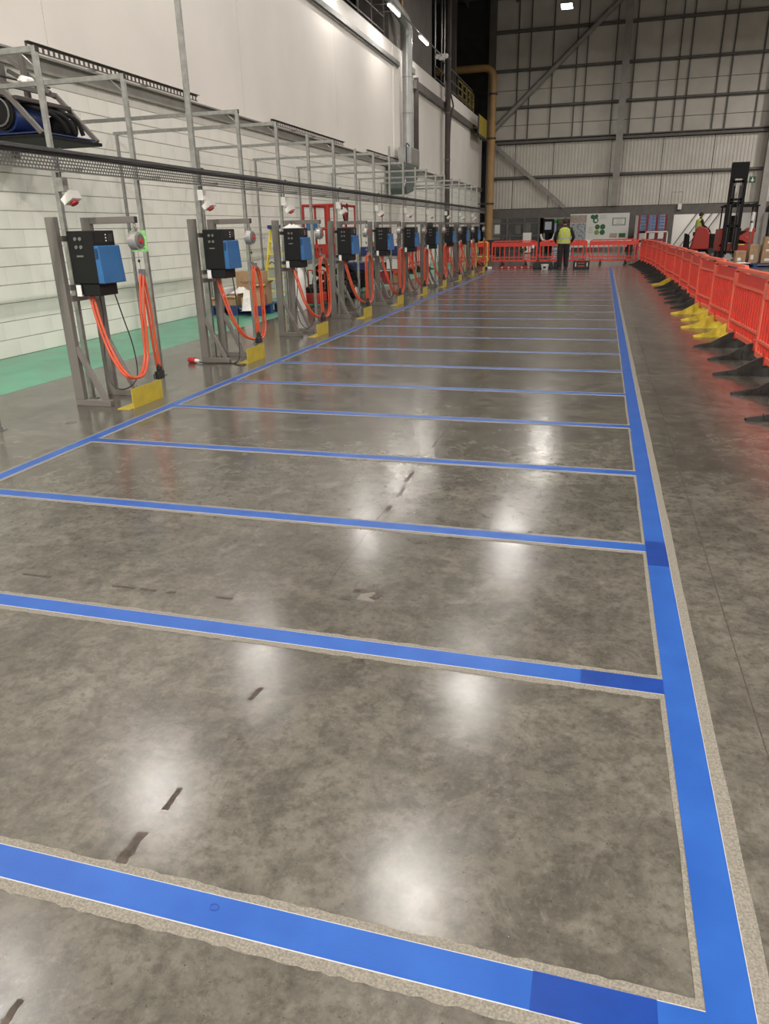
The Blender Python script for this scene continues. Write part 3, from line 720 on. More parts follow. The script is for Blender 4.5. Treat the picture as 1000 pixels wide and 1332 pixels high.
for i, (y, z0, z1, x) in enumerate(((31.5, 4.1, 7.2, -7.7), (31.75, 4.1, 7.2, -7.7))):
    tag(MB().cyl((x, y, z0), (x, y, z1), .03, 8).build('wall_conduit', GALV, smooth=True), ['nearer', 'farther'][i]+' of two thin grey conduits right of the silver duct', 'conduit', 'twin conduits beside the duct')
tag(MB().box(-7.79, -7.68, 31.4, 31.9, 3.0, 4.4).build('cable_trunking', BROWN), 'brown cable trunking below the twin conduits beside the duct', 'trunking')
tag(MB().box(-7.79, -7.62, 32.5, 32.68, 3.89, 7.2).build('steel_mullion', BROWN), 'dark grey steel upright dividing the cream panels right of the duct', 'steel upright')
r = thing('riser_pipe', (-7.5, 38.2, 0), 'thick dark brown pipe with cables running up the far cream wall', 'pipe')
MB().cyl((0, 0, 0), (0, 0, 14), .13, 14).build('pipe', BROWN, r, smooth=True)
for dy in (.18, .26): MB().tube(spline([(.02, dy, 2.6), (.05, dy, 5.5), (.1, dy+.1, 6.6), (.15, dy+.35, 7.0), (.05, dy+.1, 7.6), (.02, dy, 9), (.02, dy, 13.9)], 5), .03, 6).build('cable', CABLE, r, smooth=True)
for z in (2.5, 4.6, 6.6, 8.8): MB().cyl((0, 0, z), (0, 0, z+.06), .15, 14).build('collar', STEEL, r)
MB().tube([(-.05, -.1, 7.2), (-.05, -.35, 7.3), (-.05, -.35, 7.9)], .03, 6).build('branch', STEEL, r)
r = thing('copper_pipe', (-7.93, 31.3, 7.85), 'thin ochre pipe hanging down the brown grey plant room wall', 'pipe')
MB().tube(spline([(0, .25, .1), (0, .15, -.02), (0, 0, .1), (0, 0, .6), (0, 0, 6)], 6), .05, 10).build('pipe', OCHRE, r, smooth=True)
for z in (1.2, 3): MB().box(-.06, .03, -.07, .07, z, z+.05).build('clip', STEEL, r)
for i, y in enumerate((37.4, 38.8, 39.5)):
    tag(MB().cyl((-7.95, y, 7.83 if i else 8.4), (-7.95, y, 14), .035, 8).build('vertical_conduit', GALV, smooth=True), ['leftmost', 'middle', 'rightmost'][i]+' pale vertical conduit in the dark gap right of the plant room', 'conduit', 'pale conduits in the dark gap')
r = thing('mezzanine_column', (-8.2, 43.0, 7.83), 'dark steel column standing on the mezzanine behind the yellow railing', 'column')
MB().box(-.16, .16, -.18, -.14, 0, 6.4).box(-.16, .16, .14, .18, 0, 6.4).build('flange', STEEL, r); MB().box(-.015, .015, -.14, .14, 0, 6.4).build('web', STEEL, r)
r = thing('gas_pipe', (-7.05, 50.0, 0), 'large ochre gas pipe rising in the back left corner and bending left', 'pipe')
pts = [(0, 0, .05), (0, 0, 9.9)]+[(-.55+.55*math.cos(a), 0, 9.9+.55*math.sin(a)) for a in [math.pi/2*i/6 for i in range(1, 7)]]+[(-3.6, 0, 10.45)]
MB().tube(pts, .21, 16).build('pipe', OCHRE, r, smooth=True)
for z in (2.9, 6.6, 9.0): MB().cyl((0, 0, z), (0, 0, z+.10), .26, 16).build('flange', BROWN, r)
for z in (2.92, 6.62): MB().box(-.75, 0, -.04, .04, z, z+.08).build('wall_bracket', BROWN, r)
MB().cyl((0, 0, 0), (0, 0, .06), .32, 16).build('base_flange', BROWN, r)
r = thing('exit_sign', (8.21, 51.0, 3.85), 'small green emergency exit sign with a white symbol on the back wall', 'sign')
MB().box(-.18, .18, 0, .03, -.17, .17).build('plate', GSIGN, r)
MB().prism([(-.03, .11), (.03, .11), (.03, -.01), (.10, -.01), (0, -.12), (-.10, -.01), (-.03, -.01)], 'y', -.006, 0).build('arrow', WHITE, r)
MB().box(-.02, .02, .03, 1.02, -.02, .02).build('bracket', STEEL, r)
r = thing('hanging_sensor', (4.2, 51.61, 2.62), 'small white sensor unit in a thin wire frame on the lintel', 'sensor')
MB().box(-.33, -.31, -.01, .01, -.2, .72).box(.31, .33, -.01, .01, -.1, .72).box(-.33, .33, -.01, .01, .70, .72).build('wire_frame', STEEL, r)
MB().box(.10, .32, -.1, .08, -.28, .05).build('housing', WHITE, r, bevel=.01); MB().cyl((.2, -.1, -.33), (.2, -.1, -.28), .06, 10).build('lens', BLKP, r)

# ------------------------------------------------------------------ suspended pump set, upper left
r = thing('wall_machine', (-7.1, 8.75, 2.66), 'dark blue belt driven machine in a triangular steel frame high on the wall', 'machine')
MB().box(-.62, .60, -.55, .62, 0, .04).build('base_tray', MACH, r, bevel=.005)
MB().box(-.58, .56, -.50, .57, .06, .075).build('tray_liner', NAVY, r)
for y in (-.5, .55):
    MB().bar((.58, y, .05), (.05, y, .62), .05).build('side_strut', STEEL, r)
    MB().bar((.05, y, .60), (-.62, y, .95), .05).build('side_strut', STEEL, r)
MB().bar((.05, -.5, .62), (.05, .55, .62), .05).build('cross_strut', STEEL, r)
MB().bar((-.1, .2, .55), (-.1, .2, 1.05), .06).build('hanger_strut', STEEL, r); MB().bar((-.35, .2, 1.05), (.12, .35, .62), .05).build('hanger_strut', STEEL, r)
MB().cyl((-.35, -.1, .28), (-.35, .42, .28), .19, 20).build('motor', NAVY, r, smooth=True)
MB().cyl((.05, -.45, .26), (.05, .1, .26), .17, 20).build('pump_casing', NAVY, r, smooth=True)
MB().cyl((.22, .2, .2), (.22, .5, .2), .13, 16).build('end_housing', MACH, r, smooth=True)
MB().cyl((.02, -.50, .30), (.02, -.46, .30), .19, 22).build('pulley', MACH, r, smooth=True)
MB().tube([(.02+.15*math.cos(a), -.52, .30+.15*math.sin(a)) for a in [i*math.pi/9 for i in range(19)]], .012, 6).build('pulley_rim', DIAL, r)
for k in range(3): MB().tube(spline([(-.5, -.45+k*.3, .42), (-.2, -.4+k*.3, .52-.05*k), (.2, -.25+k*.25, .40), (.4, 0+k*.2, .3), (.45, .15+k*.15, .12)], 5), .028, 8).build('hose', MACH, r, smooth=True)
MB().box(-.45, .3, -.5, .5, .42, .47).build('cover_plate', BROWN, r, bevel=.01)
f = MB().tube([(.02, -.1, .70), (.02, -.03, .70), (.02, .0, .70), (.02, .14, .70), (.02, .17, .70), (.02, .24, .70)], [.012, .02, .07, .07, .02, .012], 12).build('float', WHITE, r, smooth=True)
MB().cyl((.02, -.6, .70), (.02, .5, .70), .010, 6).build('rod', MACH, r)
for q in (-.45, .42): MB().box(-.70, -.62, q, q+.07, -.1, 1.02).build('wall_bracket', STEEL, r)

# ------------------------------------------------------------------ red scissor lift
r = thing('scissor_lift', (-5.9, 17.3, 0), 'red scissor lift with raised guard rails on a dark wheeled base', 'lift')
x0, x1, y0, y1 = -.60, .15, -.85, .60
MB().box(x0, x1, y0, y1, .98, 1.06).build('platform_deck', LREDM, r, bevel=.01)
MB().box(x0-.01, x1+.01, y0-.02, y0, 1.06, 1.28).box(x0-.02, x0, y0, y1, 1.06, 1.2).box(x1, x1+.02, y0, y1, 1.06, 1.2).build('toe_board', LREDM, r)
for (x, y) in ((x0, y0), (x1, y0), (x0, y1), (x1, y1), (x1, -.1), (x0, -.1)): MB().cyl((x, y, 1.06), (x, y, 2.10), .028, 10).build('rail_post', LREDM, r)
MB().box(-.04, .03, y0-.03, y0+.02, 1.06, 2.08).build('gate_post', LREDM, r)
for z in (1.6, 2.09):
    MB().tube([(x0, y0, z), (x1, y0, z), (x1, y1, z), (x0, y1, z), (x0, y0, z)], .028, 8).build('guard_rail', LREDM, r)
MB().box(-.50, -.26, y0-.12, y0-.02, 1.58, 1.75).build('control_box', CBLUE, r, bevel=.01)
MB().box(x0+.05, x1-.1, y0-.015, y0, .86, .98).build('deck_skirt', DIAL, r)
for xx in (x0+.1, x1-.1):
    for (za, zb) in ((.35, .66), (.66, .97)):
        MB().bar((xx, y0+.15, za), (xx, y1-.15, zb), .05, .09).build('scissor_arm', MACH, r); MB().bar((xx+.06, y1-.15, za), (xx+.06, y0+.15, zb), .05, .09).build('scissor_arm', MACH, r)
MB().box(x0, x1, y0, y1, .14, .40).build('chassis', MACH, r, bevel=.02)
MB().tube([(-.55, y0-.04, .32), (-.15, y0-.04, .32), (-.15, y0-.04, .72), (-.55, y0-.04, .72), (-.55, y0-.04, .32)], .022, 6).build('ladder_step', LREDM, r)
MB().box(-.12, .12, y0-.05, y0, .42, .60).build('battery_cover', MACH, r); MB().box(-.06, .06, y0-.06, y0-.05, .50, .57).build('warning_label', LADY, r)
for (x, y) in ((x0-.04, y0+.2), (x1-.1, y0+.2), (x0-.04, y1-.25), (x1-.1, y1-.25)):
    wh = MB().cyl((x, y, .16), (x+.14, y, .16), .16, 20).build('wheel', BLKP, r, smooth=True)
    MB().cyl((x-.006, y, .16), (x+.146, y, .16), .115, 16).build('wheel_rim', TYRE, wh, smooth=True)
MB().box(x0+.1, -.1, y0-.03, y0-.021, 1.10, 1.24).build('name_panel', LREDM, r)
for i, xx in enumerate((-.42, -.36, -.30, -.22)): MB().box(xx, xx+.035, y0-.034, y0-.03, 1.13, 1.20).build('lettering', BLKP, r)
tag(MB().tube(spline([(-5.72, 16.8, 2.13), (-5.70, 16.85, 1.95), (-5.69, 16.95, 1.75), (-5.69, 17.1, 1.72), (-5.70, 17.2, 1.95), (-5.72, 17.22, 2.13)], 5), .02, 8).build('hanging_cable', CABLE, smooth=True), 'black cable looped over the scissor lift guard rail', 'cable')

# ------------------------------------------------------------------ step ladder
r = thing('step_ladder', (-7.0, 16.1, 0), 'yellow fibreglass step ladder with a blue top cap by the block wall', 'ladder')
for s_ in (-1, 1):
    MB().bar((s_*.14, -.02, 1.62), (s_*.28, -.42, 0), .03, .07).build('front_rail', LADY, r); MB().bar((s_*.12, .04, 1.62), (s_*.26, .45, 0), .025, .06).build('rear_rail', LADY, r)
    MB().box(s_*.28-.03, s_*.28+.03, -.47, -.38, 0, .04).build('rubber_foot', BLKP, r)
for i in range(5):
    t = (i+1)*.16; MB().box(-.14-.14*t, .14+.14*t, -.06-.4*t, .02-.4*t, 1.60-1.62*t, 1.625-1.62*t).build('tread', LADY, r)
for t in (.3, .6, .85): MB().box(-.12-.14*t, .12+.14*t, .03+.41*t, .05+.41*t, 1.62-1.62*t-.02, 1.62-1.62*t+.02).build('rear_brace', LADY, r)
MB().box(-.20, .20, -.10, .10, 1.62, 1.70).build('top_cap', NAVY, r, bevel=.01)
for s_ in (-1, 1): MB().bar((s_*.2, -.22, .85), (s_*.19, .0, .93), .015).bar((s_*.19, .0, .93), (s_*.2, .24, .85), .015).build('spreader', BLKP, r)

# ------------------------------------------------------------------ pallets and cartons
def pallet(x, y, rz, label, m=PALB, w_=1.2, d=1.0, h=.15):
    r = thing('pallet', (x, y, 0), label, 'pallet', rz=rz)
    for i in range(7): MB().box(-w_/2+i*w_/7+.01, -w_/2+(i+1)*w_/7-.012, -d/2, d/2, h-.02, h).build('deck_board', m, r)
    for i in range(3): MB().box(-w_/2, w_/2, -d/2+i*(d-.1)/2, -d/2+i*(d-.1)/2+.1, h-.04, h-.02).build('stringer_board', m, r)
    for i in range(3):
        for j in range(3): MB().box(-w_/2+i*(w_-.14)/2, -w_/2+i*(w_-.14)/2+.14, -d/2+j*(d-.1)/2, -d/2+j*(d-.1)/2+.1, .02, h-.04).build('block', m, r)
    for i in range(3): MB().box(-w_/2, w_/2, -d/2+i*(d-.1)/2, -d/2+i*(d-.1)/2+.1, 0, .02).build('bottom_board', m, r)
    return r
def carton(x, y, z, w_, d, h, rz, label, m=CARD, flaps=True, name='cardboard_box', group=None):
    r = thing(name, (x, y, z), label, 'box', group, rz)
    b = MB(); t = .006
    if flaps:
        b.box(-w_/2, w_/2, -d/2, d/2, 0, .006).box(-w_/2, w_/2, -d/2, -d/2+t, 0, h).box(-w_/2, w_/2, d/2-t, d/2, 0, h).box(-w_/2, -w_/2+t, -d/2, d/2, 0, h).box(w_/2-t, w_/2, -d/2, d/2, 0, h)
        b.build('body', m, r)
        MB().hexa([(-w_/2,-d/2,h),(w_/2,-d/2,h),(w_/2,-d/2+t,h),(-w_/2,-d/2+t,h)], [(-w_/2,-d/2-d*.3,h-d*.12),(w_/2,-d/2-d*.3,h-d*.12),(w_/2,-d/2-d*.3+t,h-d*.12+t),(-w_/2,-d/2-d*.3+t,h-d*.12+t)]).build('flap', m, r)
        MB().hexa([(w_/2-t,-d/2,h),(w_/2,-d/2,h),(w_/2,d/2,h),(w_/2-t,d/2,h)], [(w_/2+w_*.2,-d/2,h+w_*.18),(w_/2+w_*.2+t,-d/2,h+w_*.18),(w_/2+w_*.2+t,d/2,h+w_*.18),(w_/2+w_*.2,d/2,h+w_*.18)]).build('flap', m, r)
    else:
        b.box(-w_/2, w_/2, -d/2, d/2, 0, h).build('body', m, r, bevel=.004)
        MB().box(-w_/2, w_/2, -.025, .025, h, h+.001).build('tape', DIAL, r)
    return r
pallet(-7.0, 14.2, math.radians(-2), 'blue wooden pallet loaded with cartons by the green walkway', h=.19)
zp = .191
r = carton(-6.95, 14.50, zp, .60, .26, .62, .0, 'tall brown carton with black print at the back of the blue pallet', flaps=False)
MB().tube([(-.2+.02*i, -.132, .40+.03*math.sin(i*1.7)) for i in range(16)], .006, 5).build('black_print', CARDD, r)
carton(-7.38, 13.84, zp, .26, .22, .16, .1, 'small open carton at the left front corner of the blue pallet')
carton(-7.05, 13.84, zp, .26, .22, .19, -.1, 'small open carton, second from the left on the blue pallet')
carton(-6.76, 13.84, zp, .22, .2, .15, .15, 'small carton in the middle front of the blue pallet', flaps=False)
carton(-6.60, 14.20, zp, .30, .3, .40, .05, 'open carton with a raised flap near the right end of the blue pallet')
r = carton(-6.50, 13.80, zp, .22, .18, .28, .3, 'carton at the right front corner of the blue pallet', flaps=False)
carton(-7.45, 14.25, zp, .2, .5, .3, 0, 'pale carton along the left edge of the blue pallet', m=STICK, flaps=False)
tag(crumple('packing_sheet', -7.25, -6.85, 14.0, 14.3, zp+.21, .14, PLAST, 8), 'crumpled white packing sheet between the small cartons on the blue pallet', 'packing sheet')
o = tag(crumple('packing_sheet', -.1, .1, -.28, .28, 0, .05, PLAST, 8), 'white plastic sheet trailing off the right of the blue pallet', 'packing sheet'); o.location = (-6.66, 13.63, .30); o.rotation_euler = (math.radians(40), 0, .3)
r = thing('wrapped_roll', (-6.15, 14.9, 0), 'tall white plastic wrapped bundle with a pointed top beside the pallet', 'bundle')
MB().tube([(0, 0, 0), (0, 0, .05), (0, 0, .55), (.02, 0, .78), (.03, 0, .92)], [.2, .22, .21, .17, .05], 12).build('wrapping', PLAST, r, smooth=True)
MB().tube([(.03, 0, .90), (.05, 0, .98)], [.02, .035], 8).build('twisted_top', PLAST, r)
r = thing('red_floor_machine', (-6.0, 15.6, 0), 'small red and black machine standing on the green floor before the lift', 'machine')
MB().box(-.2, .2, -.25, .25, .08, .30).build('body', LREDM, r, bevel=.03); MB().box(-.15, .15, -.2, .2, .30, .42).build('motor', MACH, r, bevel=.02)
for s_ in (-.22, .2): MB().cyl((s_, -.1, .09), (s_+.03, -.1, .09), .09, 14).build('wheel', BLKP, r)
MB().tube([(-.15, .2, .3), (-.15, .4, .7), (.15, .4, .7), (.15, .2, .3)], .012, 6).build('handle', BLKP, r)

# supply trolley and second lift between the middle chargers
r = thing('supply_trolley', (-5.9, 20.9, 0), 'navy topped trolley with white and brown boxes between the middle chargers', 'trolley')
for (x, y) in ((-.6, -.3), (.6, -.3), (-.6, .3), (.6, .3)): MB().box(x-.02, x+.02, y-.02, y+.02, .1, 1.0).build('upright', STEEL, r); MB().cyl((x-.02, y, .05), (x+.02, y, .05), .05, 12).build('castor', BLKP, r)
for z in (.12, .5, .86): MB().box(-.62, .62, -.32, .32, z, z+.03).build('shelf', STEEL, r)
MB().box(-.6, .6, -.3, .3, .89, 1.12).build('top_bin', NAVY, r, bevel=.02)
k = 0
for (x, z, w_, h, m) in ((-.4, .53, .3, .22, WHITE), (-.05, .53, .26, .16, DIAL), (.32, .53, .34, .26, WHITE), (-.38, .15, .36, .26, CARD), (.05, .15, .34, .3, BRED), (.42, .15, .26, .22, CARD)):
    b_ = ['white box left on the middle shelf of the navy trolley', 'grey box in the middle of the trolley shelf', 'white box right on the middle shelf of the navy trolley', 'brown carton left on the bottom shelf of the navy trolley', 'dark red box in the middle of the trolley bottom shelf', 'brown carton right on the bottom shelf of the navy trolley'][k]; k += 1
    q = thing('storage_box', (-5.9+x, 20.85, z), b_, 'box'); MB().box(-w_/2, w_/2, -.22, .22, 0, h*.85).build('body', m, q, bevel=.008); MB().box(-w_/2-.005, w_/2+.005, -.225, .225, h*.85, h).build('lid', m, q, bevel=.004)
carton(-6.1, 20.9, 1.121, .4, .3, .14, .1, 'brown open carton lying on top of the navy trolley')
r = thing('drive_unit', (-6.2, 19.4, 0), 'low dark machine with pale spoked wheels behind the fourth charger', 'machine')
MB().box(-.45, .45, -.4, .4, .15, .55).build('body', MACH, r, bevel=.03); MB().box(-.3, .3, -.3, .3, .55, .78).build('hood', NAVY, r, bevel=.03)
for (x, y) in ((-.48, -.3), (.42, -.3), (-.48, .3), (.42, .3)):
    wq = MB().cyl((x, y, .17), (x+.08, y, .17), .17, 20).build('wheel', BLKP, r, smooth=True); MB().cyl((x-.004, y, .17), (x+.084, y, .17), .13, 16).build('wheel_rim', TYRE, wq)
r = thing('pallet_truck', (-6.6, 24.5, 0), 'orange hand pallet truck standing by the wall behind the sixth charger', 'pallet truck')
MB().box(-.26, -.1, -.6, .55, .05, .10).build('fork', ORANGE, r); MB().box(.1, .26, -.6, .55, .05, .10).build('fork', ORANGE, r); MB().box(-.26, .26, .55, .7, .05, .4).build('pump_body', ORANGE, r, bevel=.02)
MB().tube(spline([(0, .68, .4), (0, .85, .8), (0, .92, 1.15)], 4), .02, 8).build('tow_bar', BLKP, r); MB().tube([(-.1, .92, 1.12), (-.12, .95, 1.25), (.12, .95, 1.25), (.1, .92, 1.12)], .015, 6).build('handle', BLKP, r)

# ------------------------------------------------------------------ people
def skinned(verts, edges, name, m, parent=None, sub=2):
    me = bpy.data.meshes.new(name); me.from_pydata([v[0] for v in verts], edges, [])
    o = bpy.data.objects.new(name, me); COL.objects.link(o)
    o.modifiers.new('skin', 'SKIN')
    if not me.skin_vertices:
        bpy.context.view_layer.objects.active = o
        bpy.ops.mesh.customdata_skin_add()
    for i, v in enumerate(verts):
        rr = v[1] if isinstance(v[1], tuple) else (v[1], v[1]); me.skin_vertices[0].data[i].radius = rr
    me.skin_vertices[0].data[0].use_root = True
    s_ = o.modifiers.new('sub', 'SUBSURF'); s_.levels = sub; s_.render_levels = sub
    dg = bpy.context.evaluated_depsgraph_get(); dg.update()
    nm = bpy.data.meshes.new_from_object(o.evaluated_get(dg)); o.modifiers.clear(); o.data = nm; nm.name = name
    nm.materials.clear(); nm.materials.append(m)
    nm.polygons.foreach_set('use_smooth', [True]*len(nm.polygons))
    if parent: o.parent = parent
    return o
def person(loc, rz, label, seated=False, arms=None, vest=True, hat=True, step=.0, sc=1.0, group=None, bulk=1.0):
    r = thing('person', loc, label, 'person', group, rz); r.scale = (sc,)*3
    V = []; E_ = []; dz = -.47 if seated else 0
    def add(p, rad, par=None):
        rr = rad if isinstance(rad, tuple) else (rad, rad)
        if p[2] < 1.5+dz: rr = (rr[0]*bulk, rr[1]*bulk)
        if p[2] < 1.5+dz: p = (p[0]*(1+(bulk-1)*.8), p[1], p[2])
        V.append((p, rr)); i = len(V)-1
        if par is not None: E_.append((par, i))
        return i
    dz = -.47 if seated else 0
    pel = add((0, 0, .96+dz), (.155, .115)); sp = add((0, 0, 1.15+dz), (.14, .105), pel); ch = add((0, .0, 1.36+dz), (.165, .12), sp)
    nb = add((0, .01, 1.49+dz), (.07, .07), ch); nk = add((0, .03, 1.545+dz), .052, nb); hb = add((0, .045, 1.61+dz), (.068, .078), nk)
    hm = add((0, .05, 1.68+dz), (.078, .098), hb); ht = add((0, .04, 1.755+dz), (.062, .075), hm)
    add((0, .155, 1.665+dz), .014, hm); add((.085, .045, 1.675+dz), (.010, .02), hm); add((-.085, .045, 1.675+dz), (.010, .02), hm)
    hands = []
    for s_ in (-1, 1):
        sh = add((s_*.185, 0, 1.42+dz), .068, ch)
        el, wr, hd = arms if arms else ((.25, -.02, 1.13), (.26, .08, .90), (.26, .12, .81))
        e = add((s_*el[0], el[1], el[2]+dz), .050, sh); w2 = add((s_*wr[0], wr[1], wr[2]+dz), .034, e); h2 = add((s_*hd[0], hd[1], hd[2]+dz), (.04, .026), w2)
        d = (Vector(hd)-Vector(wr)).normalized(); hands.append(Vector((s_*hd[0], hd[1], hd[2]+dz)))
        for f in range(4):
            a = add((s_*hd[0]+(f-1.5)*.020, hd[1]+d.y*.055, hd[2]+dz+d.z*.055), .0095, h2); add((s_*hd[0]+(f-1.5)*.021, hd[1]+d.y*.09+.012, hd[2]+dz+d.z*(.085+.008*(f in (1, 2)))-.004, ), .008, a)
        add((s_*hd[0]-s_*.045, hd[1]+d.y*.03+.02, hd[2]+dz+d.z*.03), .010, h2)
    for s_ in (-1, 1):
        hp_ = add((s_*.095, 0, .90+dz), .105, pel)
        if seated:
            kn = add((s_*.13, .42, .92+dz), .07, hp_); an = add((s_*.13, .44, .50+dz), .045, kn); add((s_*.13, .58, .46+dz), .038, an)
        else:
            kn = add((s_*.095, .03+s_*step, .49), .092, hp_); an = add((s_*.10, s_*step*1.2, .085), .070, kn); he = add((s_*.115, -.05+s_*step*1.2, .045), .042, an); add((s_*.125, .16+s_*step*1.2, .038), .036, an)
    o = skinned(V, E_, 'body', CLOTH, r)
    me = o.data; me.materials.append(SKIN); hz = 1.57+dz
    for pz in me.polygons:
        c = pz.center
        if c.z > hz or any((c-h).length < .10 for h in hands): pz.material_index = 1
    # hair / hat, eyes
    rings = []
    def shell(name, rows, m, n=20, zoff=0):
        mb_ = MB()
        for (cx, cy, z, a, b) in rows:
            if z < 1.52+dz: a *= bulk*.90; b *= bulk
            for k in range(n): t = 2*math.pi*k/n; mb_.v.append((cx+a*math.cos(t), cy+b*math.sin(t), z))
        for i in range(len(rows)-1):
            for k in range(n): q = i*n+k; q2 = i*n+(k+1) % n; mb_.f.append((q, q2, q2+n, q+n))
        return mb_.build(name, m, r, smooth=True)
    mm = HAIR
    shell('beanie' if hat else 'hair', [(0, .0, 1.63+dz, .082, .075), (0, .02, 1.665+dz, .094, .112), (0, .03, 1.70+dz, .096, .112), (0, .035, 1.76+dz, .085, .098), (0, .04, 1.80+dz, .055, .062), (0, .04, 1.82+dz, .008, .008)], mm)
    for s_ in (-1, 1): MB().cyl((s_*.032, .132, 1.69+dz), (s_*.032, .142, 1.69+dz), .010, 8).build('eye', HAIR, r)
    if vest:
        shell('hi_vis_vest', [(0, .0, .93+dz, .205, .160), (0, 0, 1.05+dz, .195, .152), (0, 0, 1.2+dz, .195, .150), (0, 0, 1.33+dz, .205, .150), (0, 0, 1.42+dz, .185, .135), (0, .005, 1.475+dz, .13, .105), (0, .01, 1.50+dz, .085, .085)], VEST)
        shell('reflective_band', [(0, 0, 1.09+dz, .201, .157), (0, 0, 1.14+dz, .200, .156)], REFL)
        shell('reflective_band', [(0, 0, .955+dz, .208, .163), (0, 0, .99+dz, .205, .160)], REFL)
        for s_ in (-1, 1):
            MB().hexa([(s_*.10-.022, -.152*bulk, 1.14+dz), (s_*.10+.022, -.152*bulk, 1.14+dz), (s_*.10+.022, -.12, 1.14+dz), (s_*.10-.022, -.12, 1.14+dz)], [(s_*.09-.022, -.128*bulk, 1.44+dz), (s_*.09+.022, -.128*bulk, 1.44+dz), (s_*.09+.022, -.09, 1.44+dz), (s_*.09-.022, -.09, 1.44+dz)]).build('shoulder_band', REFL, r)
    if not seated:
        for s_ in (-1, 1):
            q = s_*step*1.2
            MB().prism([(-.11, 0), (-.11, .09), (-.02, .12), (.06, .09), (.19, .065), (.215, .03), (.21, 0)], 'x', s_*.12-.05, s_*.12+.05).build('boot', BLKP, r, bevel=.012).location = (0, q, 0)
    return r
person((-1.38, 29.75, 0), math.radians(6), 'person in a yellow hi-vis vest and dark clothes standing with back turned', arms=((.285, .04, 1.16), (.25, .22, 1.02), (.22, .30, .97)), step=.05, sc=1.0, bulk=1.28)
person((4.85, 44.0, .72), math.radians(-70), 'person in a hi-vis vest seated on the red truck at right', seated=True, hat=False, arms=((.24, .08, 1.15), (.2, .28, 1.06), (.18, .36, 1.05)), bulk=1.25)
person((-6.2, 52.6, 0), math.radians(170), 'person in dark clothes standing behind the glass partition', vest=False, sc=.98)

# ------------------------------------------------------------------ truck under the seated person
r = thing('ride_on_truck', (4.8, 44, 0), 'red ride-on truck with a rounded hood and black back pad, carrying the seated driver', 'truck')
MB().prism([(-.35, .25), (.55, .25), (.50, 1.1), (.35, 1.30), (.0, 1.38), (-.15, 1.25)], 'y', -.75, -.35).build('hood', FRED, r, bevel=.05)
MB().prism([(-.62, .2), (-.38, .2), (-.42, .95), (-.60, 1.05)], 'y', -.6, .4).build('back_pad', MACH, r, bevel=.04)
MB().box(-.4, .9, -.5, .6, .12, .30).build('chassis', MACH, r, bevel=.02); MB().box(-.2, .25, -.3, .3, .9, 1.10).build('seat', MACH, r, bevel=.03)
MB().box(.55, .85, -.4, .4, .3, 1.0).build('console', MACH, r, bevel=.03); MB().cyl((.5, 0, 1.18), (.56, 0, 1.22), .14, 16).build('steering_wheel', BLKP, r)
MB().bar((.7, 0, .95), (.53, 0, 1.2), .04).build('steering_column', BLKP, r)
for (x, y) in ((-.25, -.55), (.7, -.55), (-.25, .5), (.7, .5)): MB().cyl((x, y, .16), (x, y+.12, .16), .16, 16).build('wheel', BLKP, r, smooth=True)
tag(MB().tube(spline([(5.75, 44.2, 0), (5.8, 44.2, .9), (5.95, 44.2, 1.2), (6.3, 44.2, 1.35)], 5), .02, 6).build('grey_hose', DIAL, smooth=True), 'thin grey bent pole beside the seated driver', 'pole')

# ------------------------------------------------------------------ counterbalance forklift
r = thing('forklift', (5.32, 35.0, 0), 'red and black forklift truck with its tall mast raised at the right', 'forklift')
MB().box(-.70, .60, -.5, .9, .42, .72).build('chassis', FRED, r, bevel=.03)
MB().prism([(-.72, .6), (-.50, .6), (-.46, 1.20), (-.55, 1.30), (-.70, 1.28)], 'y', -.5, .8).build('left_bodywork', FRED, r, bevel=.02)
MB().prism([(.56, .60), (.62, 1.28), (.52, 1.32), (.22, 1.12), (-.04, .96), (-.08, .88), (.18, .84), (.38, .72)], 'y', -.5, .8).build('right_bodywork', FRED, r, bevel=.02)
MB().box(-.5, .50, -.38, .75, .72, 1.20).build('engine_cover', MACH, r, bevel=.03)
MB().box(-.46, -.08, -.51, -.38, .725, .76).build('chrome_strip', GALV, r); MB().box(.05, .28, -.52, -.5, .66, .70).build('tail_lamp', LADY, r)
MB().box(.30, .48, -.515, -.50, .92, .98).build('badge', ORANGE, r)
for (x, y) in ((-.56, -.3), (.64, -.3), (-.56, .8), (.64, .8)): MB().bar((x, y, 1.15), (x*.98, y+.05, 2.14), .05).build('guard_post', MACH, r)
MB().box(-.62, .70, -.34, .88, 2.12, 2.18).box(-.55, .60, -.3, .8, 2.18, 2.2).build('overhead_guard', MACH, r)
for i in range(5): MB().box(-.5+i*.25, -.44+i*.25, -.3, .8, 2.20, 2.23).build('guard_bar', MACH, r)
MB().box(-.25, .2, .1, .55, 1.2, 1.3).build('seat', MACH, r, bevel=.03); MB().box(-.25, .2, .48, .6, 1.3, 1.8).build('seat_back', MACH, r, bevel=.04)
MB().cyl((-.05, -.15, 1.45), (-.05, -.10, 1.48), .16, 18).build('steering_wheel', BLKP, r)
for s_, x in ((-1, -.55), (1, -.03)):
    MB().box(x-.05, x+.05, -.72, -.55, .12, 3.72).build('mast_channel', MACH, r)
    MB().box(x-s_*.09-.03, x-s_*.09+.03, -.70, -.58, .2, 3.55).build('inner_channel', BLKP, r)
    MB().cyl((x-s_*.16, -.6, .3), (x-s_*.16, -.6, 2.9), .028, 10).build('lift_cylinder', MACH if s_ < 0 else GALV, r)
for z in (.35, 1.35, 2.22, 2.34, 3.0, 3.66): MB().box(-.59, .01, -.70, -.60, z, z+.09).build('mast_crossbar', MACH, r)
MB().box(-.60, .02, -.76, -.66, 3.15, 3.74).build('carriage_plate', MACH, r); MB().box(-.26, -.14, -.60, -.58, 2.45, 2.95).build('scale_plate', WHITE, r)
